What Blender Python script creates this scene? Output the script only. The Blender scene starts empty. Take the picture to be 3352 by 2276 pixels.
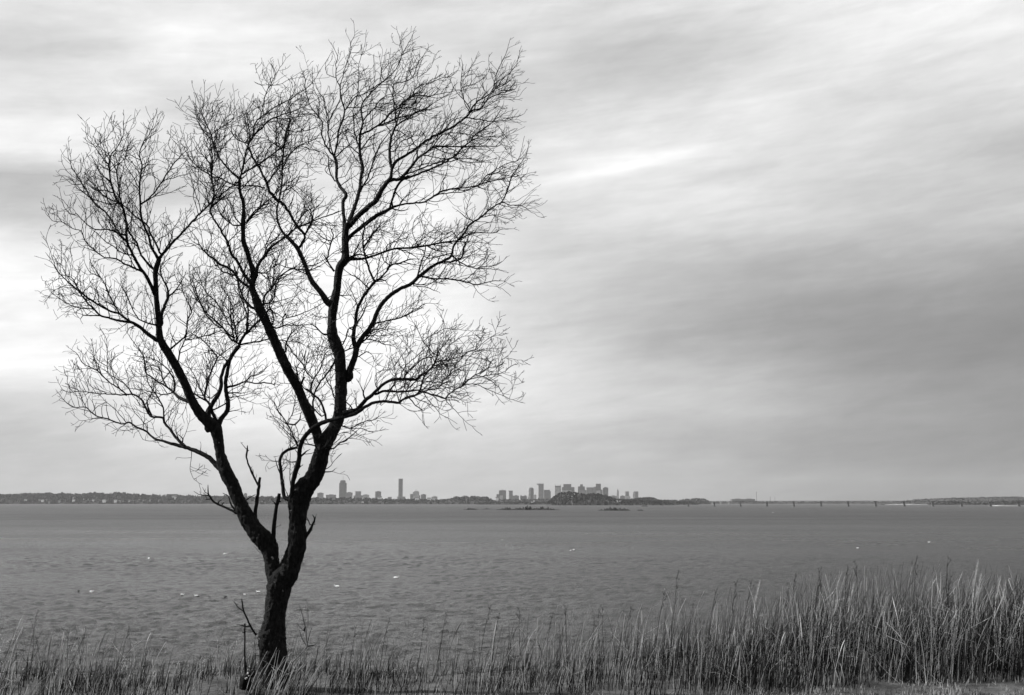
import bpy, bmesh, math, random
from mathutils import Vector, noise, Matrix
R = random.Random(7)
C = bpy.context.scene.collection
scene = bpy.context.scene
# ------------------------------------------------------------------ camera
F = 3900.0; CX, CY = 1676.0, 1138.0
PITCH = math.atan(508.0 / F)
CAM = Vector((0, 0, 9.0))
cd = bpy.data.cameras.new('camera'); cam = bpy.data.objects.new('camera', cd); C.objects.link(cam)
cam.location = CAM; cam.rotation_euler = (math.pi / 2 + PITCH, 0, 0)
cd.lens = 36.0 * F / 3352.0; cd.sensor_width = 36.0; cd.clip_end = 60000; cd.clip_start = 0.1
scene.camera = cam

def P(px, py, Y):
    a = (px - CX) / F; b = (CY - py) / F
    d = Vector((a, math.cos(PITCH) - b * math.sin(PITCH), math.sin(PITCH) + b * math.cos(PITCH)))
    return CAM + d * (Y / d.y)

def tag(o, label=None, cat=None, group=None, kind=None):
    if label: o['label'] = label
    if cat: o['category'] = cat
    if group: o['group'] = group
    if kind: o['kind'] = kind
    return o

def empty(name, loc):
    o = bpy.data.objects.new(name, None); C.objects.link(o); o.location = loc; o.empty_display_size = .1
    return o

class MB:
    """collects verts/faces, then links ONE mesh object"""
    def __init__(s): s.v = []; s.f = []; s.m = []
    def add(s, vs, fs, mi=0):
        k = len(s.v); s.v.extend(vs)
        for f in fs: s.f.append(tuple(i + k for i in f)); s.m.append(mi)
    def box(s, x0, x1, y0, y1, z0, z1, mi=0):
        s.add([(x0,y0,z0),(x1,y0,z0),(x1,y1,z0),(x0,y1,z0),(x0,y0,z1),(x1,y0,z1),(x1,y1,z1),(x0,y1,z1)],
              [(0,3,2,1),(4,5,6,7),(0,1,5,4),(1,2,6,5),(2,3,7,6),(3,0,4,7)], mi)
    def prism(s, pts, z0, z1, top=1.0, mi=0):
        n = len(pts); cx = sum(p[0] for p in pts)/n; cy = sum(p[1] for p in pts)/n
        vs = [(x,y,z0) for x,y in pts] + [(cx+(x-cx)*top, cy+(y-cy)*top, z1) for x,y in pts]
        s.add(vs, [tuple(reversed(range(n))), tuple(range(n, 2*n))] + [(i,(i+1)%n,(i+1)%n+n,i+n) for i in range(n)], mi)
    def tube(s, pts, rad, n=6, rough=0.0, seed=0.0, mi=0, cap=True):
        m = len(pts)
        if m < 2: return
        vs = []; T0 = None; u = None
        for i in range(m):
            t = (pts[min(i+1, m-1)] - pts[max(i-1, 0)])
            if t.length < 1e-9: t = Vector((0,0,1))
            t.normalize()
            if u is None:
                u = t.orthogonal().normalized()
            else:
                u = (u - t * u.dot(t))
                if u.length < 1e-6: u = t.orthogonal()
                u.normalize()
            w = t.cross(u)
            for k in range(n):
                a = 2 * math.pi * k / n
                d = u * math.cos(a) + w * math.sin(a)
                r = rad[i]
                p = pts[i] + d * r
                if rough:
                    q = p * 9.0
                    nn = noise.noise(Vector((q.x + seed, q.y, q.z * .55)))
                    n2 = noise.noise(Vector((p.x * 34 + seed, p.y * 34, p.z * 17)))
                    n3 = noise.noise(Vector((p.x * 80 + seed, p.y * 80, p.z * 55)))
                    p = pts[i] + d * (r * (1 + rough * nn) + rough * 0.20 * min(r, .12) / .12 * (n2 + .8*n3))
                vs.append(tuple(p))
        fs = []
        for i in range(m - 1):
            for k in range(n):
                k2 = (k + 1) % n
                fs.append((i*n+k, i*n+k2, (i+1)*n+k2, (i+1)*n+k))
        if cap:
            fs.append(tuple(reversed(range(n)))); fs.append(tuple(range((m-1)*n, m*n)))
        s.add(vs, fs, mi)
    def build(s, name, mats, parent=None, smooth=False, origin=None):
        me = bpy.data.meshes.new(name)
        o3 = origin or (parent.location if parent is not None and parent.parent is None else None)
        org = Vector((0,0,0))
        if origin is not None: org = Vector(origin)
        elif parent is not None:
            q = parent
            while q is not None: org = org + q.location; q = q.parent
        vs = [(v[0]-org.x, v[1]-org.y, v[2]-org.z) for v in s.v]
        me.from_pydata(vs, [], s.f)
        if not isinstance(mats, (list, tuple)): mats = [mats]
        for m in mats: me.materials.append(m)
        if len(mats) > 1: me.polygons.foreach_set('material_index', s.m)
        if smooth: me.polygons.foreach_set('use_smooth', [True]*len(me.polygons))
        me.update()
        o = bpy.data.objects.new(name, me); C.objects.link(o)
        if parent is not None: o.parent = parent
        elif origin is not None: o.location = org
        return o

# ------------------------------------------------------------------ materials (neutral greys: a black and white photograph)
def mat(name, g=0.3, rough=0.8, var=0.0, scale=5.0, bump=0.0, bscale=20.0, bdist=0.01, spec=0.3, stretch=(1,1,1), detail=4, g2=None):
    m = bpy.data.materials.new(name); m.use_nodes = True; nt = m.node_tree; N = nt.nodes; L = nt.links
    b = N['Principled BSDF']; b.inputs['Roughness'].default_value = rough
    b.inputs['Specular IOR Level'].default_value = spec
    b.inputs['Base Color'].default_value = (g, g, g, 1)
    tc = N.new('ShaderNodeTexCoord'); mp = N.new('ShaderNodeMapping'); mp.inputs['Scale'].default_value = stretch
    L.new(tc.outputs['Object'], mp.inputs['Vector'])
    if var or g2 is not None:
        nz = N.new('ShaderNodeTexNoise'); nz.inputs['Scale'].default_value = scale; nz.inputs['Detail'].default_value = detail
        L.new(mp.outputs[0], nz.inputs['Vector'])
        mr = N.new('ShaderNodeMapRange'); mr.inputs['From Min'].default_value = .35; mr.inputs['From Max'].default_value = .65
        hi = g2 if g2 is not None else g * (1 + var)
        lo = g if g2 is not None else g * (1 - var)
        mr.inputs['To Min'].default_value = lo; mr.inputs['To Max'].default_value = hi
        L.new(nz.outputs['Fac'], mr.inputs['Value']); L.new(mr.outputs[0], b.inputs['Base Color'])
    if bump:
        nb = N.new('ShaderNodeTexNoise'); nb.inputs['Scale'].default_value = bscale; nb.inputs['Detail'].default_value = 6
        L.new(mp.outputs[0], nb.inputs['Vector'])
        bp = N.new('ShaderNodeBump'); bp.inputs['Strength'].default_value = bump; bp.inputs['Distance'].default_value = bdist
        L.new(nb.outputs['Fac'], bp.inputs['Height']); L.new(bp.outputs[0], b.inputs['Normal'])
    return m

def bark_mat():
    m = bpy.data.materials.new('bark'); m.use_nodes = True; nt = m.node_tree; N = nt.nodes; L = nt.links
    b = N['Principled BSDF']; b.inputs['Roughness'].default_value = .75; b.inputs['Specular IOR Level'].default_value = .10
    tc = N.new('ShaderNodeTexCoord'); mp = N.new('ShaderNodeMapping'); mp.inputs['Scale'].default_value = (1, 1, .4)
    L.new(tc.outputs['Object'], mp.inputs['Vector'])
    nz = N.new('ShaderNodeTexNoise'); nz.inputs['Scale'].default_value = 38; nz.inputs['Detail'].default_value = 7; nz.inputs['Roughness'].default_value = .65
    L.new(mp.outputs[0], nz.inputs['Vector'])
    vo = N.new('ShaderNodeTexVoronoi'); vo.inputs['Scale'].default_value = 45; vo.feature = 'DISTANCE_TO_EDGE'
    wv = N.new('ShaderNodeVectorMath'); wv.operation = 'MULTIPLY_ADD'
    L.new(nz.outputs['Color'], wv.inputs[0]); wv.inputs[1].default_value = (.05,.05,.05); L.new(mp.outputs[0], wv.inputs[2])
    L.new(wv.outputs[0], vo.inputs['Vector'])
    mr = N.new('ShaderNodeMapRange'); mr.inputs['From Min'].default_value = .4; mr.inputs['From Max'].default_value = .68
    mr.inputs['To Min'].default_value = .003; mr.inputs['To Max'].default_value = .015
    L.new(nz.outputs['Fac'], mr.inputs['Value'])
    # pale lichen spots
    ln = N.new('ShaderNodeTexNoise'); ln.inputs['Scale'].default_value = 13; ln.inputs['Detail'].default_value = 5
    L.new(tc.outputs['Object'], ln.inputs['Vector'])
    lr = N.new('ShaderNodeMapRange'); lr.inputs['From Min'].default_value = .70; lr.inputs['From Max'].default_value = .76
    L.new(ln.outputs['Fac'], lr.inputs['Value'])
    mx = N.new('ShaderNodeMix'); mx.data_type = 'FLOAT'
    L.new(lr.outputs[0], mx.inputs[0]); L.new(mr.outputs[0], mx.inputs[2]); mx.inputs[3].default_value = .22
    L.new(mx.outputs[0], b.inputs['Base Color'])
    ad = N.new('ShaderNodeMath'); ad.operation = 'MULTIPLY_ADD'
    cl = N.new('ShaderNodeMath'); cl.operation = 'MINIMUM'; cl.inputs[1].default_value = .25
    L.new(vo.outputs['Distance'], cl.inputs[0])
    L.new(cl.outputs[0], ad.inputs[0]); ad.inputs[1].default_value = 2.4; L.new(nz.outputs['Fac'], ad.inputs[2])
    bp = N.new('ShaderNodeBump'); bp.inputs['Strength'].default_value = 1; bp.inputs['Distance'].default_value = .012
    L.new(ad.outputs[0], bp.inputs['Height']); L.new(bp.outputs[0], b.inputs['Normal'])
    return m

def water_mat():
    m = bpy.data.materials.new('sea_water'); m.use_nodes = True; nt = m.node_tree; N = nt.nodes; L = nt.links
    b = N['Principled BSDF']; b.inputs['Roughness'].default_value = .22; b.inputs['IOR'].default_value = 1.333
    b.inputs['Base Color'].default_value = (.035,.035,.035,1)
    tc = N.new('ShaderNodeTexCoord')
    def nz(scale, sx, sy, rot, det, dist=0.0, rough=.55):
        mp = N.new('ShaderNodeMapping'); mp.inputs['Scale'].default_value = (sx, sy, 1); mp.inputs['Rotation'].default_value = (0,0,math.radians(rot))
        L.new(tc.outputs['Object'], mp.inputs['Vector'])
        t = N.new('ShaderNodeTexNoise'); t.inputs['Scale'].default_value = scale; t.inputs['Detail'].default_value = det
        t.inputs['Distortion'].default_value = dist; t.inputs['Roughness'].default_value = rough
        L.new(mp.outputs[0], t.inputs['Vector']); return t.outputs['Fac']
    def bump(h, dist, prev=None):
        bp = N.new('ShaderNodeBump'); bp.inputs['Strength'].default_value = 1; bp.inputs['Distance'].default_value = dist
        L.new(h, bp.inputs['Height'])
        if prev: L.new(prev, bp.inputs['Normal'])
        return bp.outputs[0]
    n = bump(nz(.09, .6, 1, -12, 3, .3), WB[0])
    n = bump(nz(.55, .75, 1, 10, 4, .4), WB[1], n)
    n = bump(nz(2.2, .9, 1, -6, 4, .2, .65), WB[2], n)
    n = bump(nz(6.5, .9, 1, 8, 2, 0, .6), .22, n)
    L.new(n, b.inputs['Normal'])
    # patches ruffled by wind
    pr = N.new('ShaderNodeMapRange'); pr.inputs['From Min'].default_value = .35; pr.inputs['From Max'].default_value = .65
    pr.inputs['To Min'].default_value = .12; pr.inputs['To Max'].default_value = .20
    L.new(nz(.012, .35, 1, 4, 4), pr.inputs['Value'])
    # farther out the chop is finer than can be told apart: it only roughens the surface
    sp = N.new('ShaderNodeSeparateXYZ'); L.new(tc.outputs['Object'], sp.inputs[0])
    fr = N.new('ShaderNodeMapRange'); fr.inputs['From Min'].default_value = 60; fr.inputs['From Max'].default_value = 900
    fr.inputs['To Min'].default_value = .06; fr.inputs['To Max'].default_value = .34; fr.interpolation_type = 'SMOOTHSTEP'
    L.new(sp.outputs[1], fr.inputs['Value'])
    ad = N.new('ShaderNodeMath'); ad.operation = 'ADD'; L.new(pr.outputs[0], ad.inputs[0]); L.new(fr.outputs[0], ad.inputs[1]); L.new(ad.outputs[0], b.inputs['Roughness'])
    return m
WB = (.8, 1.9, .9)

M = {}
M['bark'] = bark_mat()
M['twig'] = mat('twig_bark', .009, .8, var=.5, scale=8, spec=.08)
M['grass_pale'] = mat('straw_pale', .66, .7, var=.35, scale=3, spec=.3)
M['grass_mid'] = mat('straw_mid', .10, .8, var=.5, scale=3, spec=.2)
M['grass_dark'] = mat('straw_dark', .007, .8, var=.5, scale=3, spec=.15)
M['seed'] = mat('seed_head_dark', .035, .9, var=.4, scale=60)
M['plume'] = mat('plume_pale', .26, .9, var=.3, scale=60)
M['soil'] = mat('soil', .02, .95, g2=.07, scale=3, bump=1, bscale=14, bdist=.05)
M['water'] = water_mat()
M['wood_far'] = mat('far_woods', .007, .95, g2=.035, scale=.022, bump=1, bscale=.05, bdist=14, stretch=(1,.3,2.2), detail=6)
M['hill'] = mat('hill_scrub', .006, .95, g2=.05, scale=.03, bump=1, bscale=.05, bdist=8, stretch=(1,.4,2), detail=6)
M['sand_grey'] = mat('grey_sand', .20, .9, var=.2, scale=.05)
M['tree_dark'] = mat('far_tree_dark', .005, .95, var=.6, scale=.05)
M['tree_mid'] = mat('far_tree_grey', .035, .95, var=.6, scale=.05)
M['sand'] = mat('pale_sand', .32, .9, var=.15, scale=.05)
M['rock'] = mat('wet_rock', .004, .7, var=.5, scale=.3, bump=1, bscale=.8, bdist=.5)
M['white'] = mat('white_paint', .8, .7, var=.06, scale=.2)
M['roof'] = mat('dark_roof', .08, .9, var=.3, scale=.2)
M['feather_white'] = mat('white_feathers', .85, .8, var=.05, scale=30)
M['feather_dark'] = mat('dark_feathers', .02, .6, var=.3, scale=30)
M['steel'] = mat('bridge_steel', .11, .7, var=.3, scale=.2)
M['concrete'] = mat('concrete', .16, .9, var=.3, scale=.3)

def facade(name, g, win, fl=3.8, bay=4.0):
    """wall colour with rows of darker windows"""
    m = bpy.data.materials.new(name); m.use_nodes = True; nt = m.node_tree; N = nt.nodes; L = nt.links
    b = N['Principled BSDF']; b.inputs['Roughness'].default_value = .6
    tc = N.new('ShaderNodeTexCoord'); sp = N.new('ShaderNodeSeparateXYZ'); L.new(tc.outputs['Object'], sp.inputs[0])
    def frac(out, period, lo, hi):
        d = N.new('ShaderNodeMath'); d.operation = 'DIVIDE'; L.new(out, d.inputs[0]); d.inputs[1].default_value = period
        f = N.new('ShaderNodeMath'); f.operation = 'FRACT'; L.new(d.outputs[0], f.inputs[0])
        a = N.new('ShaderNodeMath'); a.operation = 'GREATER_THAN'; L.new(f.outputs[0], a.inputs[0]); a.inputs[1].default_value = lo
        c = N.new('ShaderNodeMath'); c.operation = 'LESS_THAN'; L.new(f.outputs[0], c.inputs[0]); c.inputs[1].default_value = hi
        e = N.new('ShaderNodeMath'); e.operation = 'MULTIPLY'; L.new(a.outputs[0], e.inputs[0]); L.new(c.outputs[0], e.inputs[1]); return e.outputs[0]
    sx = N.new('ShaderNodeMath'); sx.operation = 'ADD'; L.new(sp.outputs[0], sx.inputs[0]); L.new(sp.outputs[1], sx.inputs[1])
    w = N.new('ShaderNodeMath'); w.operation = 'MULTIPLY'
    L.new(frac(sp.outputs[2], fl, .3, .8), w.inputs[0]); L.new(frac(sx.outputs[0], bay, .2, .8), w.inputs[1])
    mx = N.new('ShaderNodeMix'); mx.data_type = 'FLOAT'; L.new(w.outputs[0], mx.inputs[0]); mx.inputs[2].default_value = g; mx.inputs[3].default_value = win
    nz = N.new('ShaderNodeTexNoise'); nz.inputs['Scale'].default_value = .03; nz.inputs['Detail'].default_value = 3; L.new(tc.outputs['Object'], nz.inputs['Vector'])
    mu = N.new('ShaderNodeMath'); mu.operation = 'MULTIPLY'
    mr = N.new('ShaderNodeMapRange'); mr.inputs['From Min'].default_value=.3; mr.inputs['From Max'].default_value=.7; mr.inputs['To Min'].default_value=.6; mr.inputs['To Max'].default_value=1.4
    L.new(nz.outputs['Fac'], mr.inputs['Value']); L.new(mx.outputs[0], mu.inputs[0]); L.new(mr.outputs[0], mu.inputs[1])
    L.new(mu.outputs[0], b.inputs['Base Color']); return m
M['f_dark'] = facade('facade_dark', .06, .02)
M['f_mid'] = facade('facade_mid', .13, .04)
M['f_light'] = facade('facade_light', .32, .10)

# ------------------------------------------------------------------ world, sun, haze
EXPO = 0.8
def s2l(v):
    v /= 255.0
    return v/12.92 if v <= .04045 else ((v+.055)/1.055)**2.4
SUN_EL, SUN_AZ = 34.0, -78.0      # azimuth from +Y, negative = left of the view
def make_world():
    w = bpy.data.worlds.new('World'); scene.world = w; w.use_nodes = True
    nt = w.node_tree; N = nt.nodes; L = nt.links; N.clear()
    out = N.new('ShaderNodeOutputWorld'); bg = N.new('ShaderNodeBackground'); L.new(bg.outputs[0], out.inputs[0])
    sky = N.new('ShaderNodeTexSky'); sky.sky_type = 'NISHITA'; sky.sun_disc = False
    sky.sun_elevation = math.radians(SUN_EL); sky.sun_rotation = math.radians(SUN_AZ)
    bw = N.new('ShaderNodeRGBToBW'); L.new(sky.outputs[0], bw.inputs[0])
    tc = N.new('ShaderNodeTexCoord'); sp = N.new('ShaderNodeSeparateXYZ'); L.new(tc.outputs['Generated'], sp.inputs[0])
    def math_(op, a, b=None, c=None, clamp=False):
        n = N.new('ShaderNodeMath'); n.operation = op; n.use_clamp = clamp
        for i, x in enumerate((a, b, c)):
            if x is None: continue
            if isinstance(x, (int, float)): n.inputs[i].default_value = x
            else: L.new(x, n.inputs[i])
        return n.outputs[0]
    az = math_('MULTIPLY', math_('ARCTAN2', sp.outputs[0], sp.outputs[1]), 57.29578)
    el = math_('MULTIPLY', math_('ARCSINE', sp.outputs[2]), 57.29578)
    cb = N.new('ShaderNodeCombineXYZ'); L.new(az, cb.inputs[0]); L.new(el, cb.inputs[1])
    def nz(sx, sy, rot, scale, det, rough=.55, dist=0.0):
        mp = N.new('ShaderNodeMapping'); mp.inputs['Rotation'].default_value = (0,0,math.radians(rot)); mp.inputs['Scale'].default_value = (sx, sy, 1)
        L.new(cb.outputs[0], mp.inputs['Vector'])
        # rotate first, then scale
        mp.vector_type = 'TEXTURE'; mp.inputs['Scale'].default_value = (1/sx, 1/sy, 1)
        t = N.new('ShaderNodeTexNoise'); t.inputs['Scale'].default_value = scale; t.inputs['Detail'].default_value = det
        t.inputs['Roughness'].default_value = rough; t.inputs['Distortion'].default_value = dist
        L.new(mp.outputs[0], t.inputs['Vector']); return math_('SUBTRACT', t.outputs['Fac'], .5)
    azw = math_('MULTIPLY_ADD', nz(.35, 1, 10, .35, 4), 5.0, az)
    elw = math_('MULTIPLY_ADD', nz(.30, 1, 8, .55, 6), 2.6, el)
    cols = [30,200,400,650,900,1200,1450,1700,1950,2290]
    rows = [(30,(225,232,232,225,222,222,222,228,235,242)),(100,(220,228,244,236,225,216,195,214,236,243)),
            (180,(206,222,240,236,222,207,202,222,228,232)),(260,(225,230,215,225,218,212,222,232,222,222)),
            (350,(242,240,225,222,222,225,240,228,218,208)),(400,(244,237,225,225,228,236,230,218,216,190)),
            (460,(188,196,205,225,242,222,228,228,206,200)),(530,(195,205,238,248,254,214,220,210,203,198)),
            (600,(238,237,242,252,256,213,198,185,178,172)),(680,(254,248,232,252,254,210,192,174,160,152)),
            (760,(242,241,248,256,252,218,182,160,147,137)),(850,(250,252,254,254,247,226,200,180,154,137)),
            (930,(205,222,242,244,237,223,205,184,158,145)),(1000,(190,200,220,223,214,202,186,170,150,137)),
            (1070,(184,187,196,199,195,188,176,162,142,130)),(1125,(178,180,186,189,188,180,170,154,132,120))]
    fin = None; pel = None
    u = math_('MULTIPLY_ADD', azw, 1/64.0, .5, clamp=True)
    for (yd, vals) in reversed(rows):
        fc = N.new('ShaderNodeFloatCurve'); mp = fc.mapping; cv = mp.curves[0]; mp.extend = 'HORIZONTAL'; mp.use_clip = False
        pts = []
        for xd, g in zip(cols, vals):
            a = math.degrees(math.atan((xd*1.4423 - CX) / F))
            pts.append((a/64.0+.5, s2l(g)))
        cv.points[0].location = pts[0]; cv.points[1].location = pts[-1]
        for p in pts[1:-1]: cv.points.new(*p)
        mp.update(); L.new(u, fc.inputs['Value'])
        e = math.degrees(PITCH + math.atan((CY - yd*1.4423) / F))
        if fin is None: fin = fc.outputs[0]
        else:
            mr = N.new('ShaderNodeMapRange'); mr.interpolation_type = 'LINEAR'; mr.inputs['From Min'].default_value = pel; mr.inputs['From Max'].default_value = e
            L.new(elw, mr.inputs['Value'])
            mx = N.new('ShaderNodeMix'); mx.data_type = 'FLOAT'; L.new(mr.outputs[0], mx.inputs[0]); L.new(fin, mx.inputs[2]); L.new(fc.outputs[0], mx.inputs[3]); fin = mx.outputs[0]
        pel = e
    # fine streaks of cloud
    st = math_('MULTIPLY_ADD', nz(.16, 1, 6, 1.5, 8, .62), .30, 1.0)
    st2 = math_('MULTIPLY_ADD', nz(.35, 1, 12, 3.0, 6, .6), .08, 1.0)
    # one thin bright streak of cloud low beside the tree
    sx0 = math.degrees(math.atan((1400*1.4423-CX)/F)); sy0 = math.degrees(PITCH+math.atan((CY-388*1.4423)/F))
    dx = math_('SUBTRACT', az, sx0); dy = math_('SUBTRACT', el, sy0)
    ca, sa = math.cos(math.radians(11)), math.sin(math.radians(11))
    du = math_('ADD', math_('MULTIPLY', dx, ca/4.4), math_('MULTIPLY', dy, sa/4.4))
    dv = math_('SUBTRACT', math_('MULTIPLY', dy, ca/.30), math_('MULTIPLY', dx, sa/.30))
    gq = math_('EXPONENT', math_('MULTIPLY', math_('ADD', math_('MULTIPLY', du, du), math_('MULTIPLY', dv, dv)), -1.0))
    cl = math_('MULTIPLY', math_('MULTIPLY', fin, st), st2)
    bn = math_('MULTIPLY_ADD', nz(.16, 1, 5, .75, 4, .6, .5), .30, 1.0)
    mo = math_('MULTIPLY_ADD', nz(.5, 1, 18, .55, 6, .62, .8), .20, 1.0)
    cl = math_('MULTIPLY', math_('MULTIPLY', cl, bn), mo)
    cl = math_('MULTIPLY', cl, math_('MULTIPLY_ADD', gq, .19, 1.0))
    # clear sky behind the cloud (weak)
    skyv = math_('MULTIPLY', bw.outputs[0], .10)
    tot = math_('ADD', math_('MULTIPLY', cl, 1.0), math_('MULTIPLY', skyv, .07))
    L.new(tot, bg.inputs['Color']); bg.inputs['Strength'].default_value = 1.0 * 2 ** (-EXPO)
make_world()
sl = bpy.data.lights.new('sun', 'SUN'); sl.energy = 4.8; sl.angle = math.radians(1.0); sl.color = (1, .995, .99)
so = bpy.data.objects.new('sun', sl); C.objects.link(so)
e, a = math.radians(SUN_EL), math.radians(SUN_AZ)
sd = Vector((math.sin(a)*math.cos(e), math.cos(a)*math.cos(e), math.sin(e)))
so.rotation_euler = sd.to_track_quat('Z', 'Y').to_euler(); so.location = (-20, 0, 40)

def haze():
    mb = MB(); mb.box(-15000, 15000, -80, 20500, -3, 420)
    m = bpy.data.materials.new('haze_air'); m.use_nodes = True; nt = m.node_tree; nt.nodes.clear()
    o = nt.nodes.new('ShaderNodeOutputMaterial'); v = nt.nodes.new('ShaderNodeVolumePrincipled')
    v.inputs['Color'].default_value = (.75,.75,.75,1); v.inputs['Density'].default_value = 1.8e-5; v.inputs['Anisotropy'].default_value = 0.0
    nt.links.new(v.outputs[0], o.inputs['Volume'])
    b = mb.build('haze', m); tag(b, kind='stuff', label='thin pale haze over the bay, softening the far shore', cat='haze')
haze()

# ------------------------------------------------------------------ ground and water
def edge_y(x):
    t = max(0, min(1, (x + 1.0) / 5.5))
    return 12.95 + 2.6 * t + .35 * noise.noise(Vector((x * .6, 3, 0)))
def ground_z(x, y):
    ey = edge_y(x)
    z = 7.2 + .05 * noise.noise(Vector((x*.5, y*.5, 0))) + .02 * noise.noise(Vector((x*3, y*3, 5)))
    if y < 10: z += (10-y)*.01
    if y > ey:
        d = y - ey
        z -= 8.2 * min(1, (d/15.0)) + .25 * min(1, d)
    return z
def ground():
    mb = MB(); xs = [-60,-45,-35,-28,-22,-17,-13] + [-10 + .2*i for i in range(101)] + [13,17,22,28,35,45,60]
    ys = [-20,-12,-6,0,4,7] + [9 + .2*i for i in range(60)] + [22,24,26,28,30,34,40]
    vs = [(x, y, ground_z(x, y)) for y in ys for x in xs]; nx = len(xs)
    fs = [(j*nx+i, j*nx+i+1, (j+1)*nx+i+1, (j+1)*nx+i) for j in range(len(ys)-1) for i in range(nx-1)]
    mb.add(vs, fs); tag(mb.build('ground', M['soil'], smooth=True), kind='structure')
ground()
def wave_z(x, y):
    amp = .15 * max(0, min(1, (520 - y) / 330)) if y > 24 else 0
    if amp <= 0 or abs(x) > y * .7 + 20: return 0.0
    u = x*.985 - y*.17; v = y*.985 + x*.17
    gust = .75 + .6*noise.noise(Vector((u*.012, v*.02, 5)))
    return amp * gust * (.8*noise.noise(Vector((u*.15, v*.26, 1))) + 1.25*noise.noise(Vector((u*.75, v*.95, 7))) + .6*noise.noise(Vector((u*1.9, v*2.3, 3))))
def water():
    mb = MB(); ys = [-79, 10, 22]; y = 26.0
    while y < 540: ys.append(y); y *= 1.0050
    while y < 20400: ys.append(y); y *= 1.12
    ys.append(20400); nx = 640; vs = []
    for y in ys:
        hw = 14900 if y > 15000 else max(60, y * .64 + 20)
        for i in range(nx + 1):
            x = (2*i/nx - 1) * hw
            vs.append((x, y, wave_z(x, y)))
    n1 = nx + 1
    fs = [(j*n1+i, j*n1+i+1, (j+1)*n1+i+1, (j+1)*n1+i) for j in range(len(ys)-1) for i in range(nx)]
    mb.add(vs, fs); tag(mb.build('water', M['water'], smooth=True), kind='structure')
water()

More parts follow.
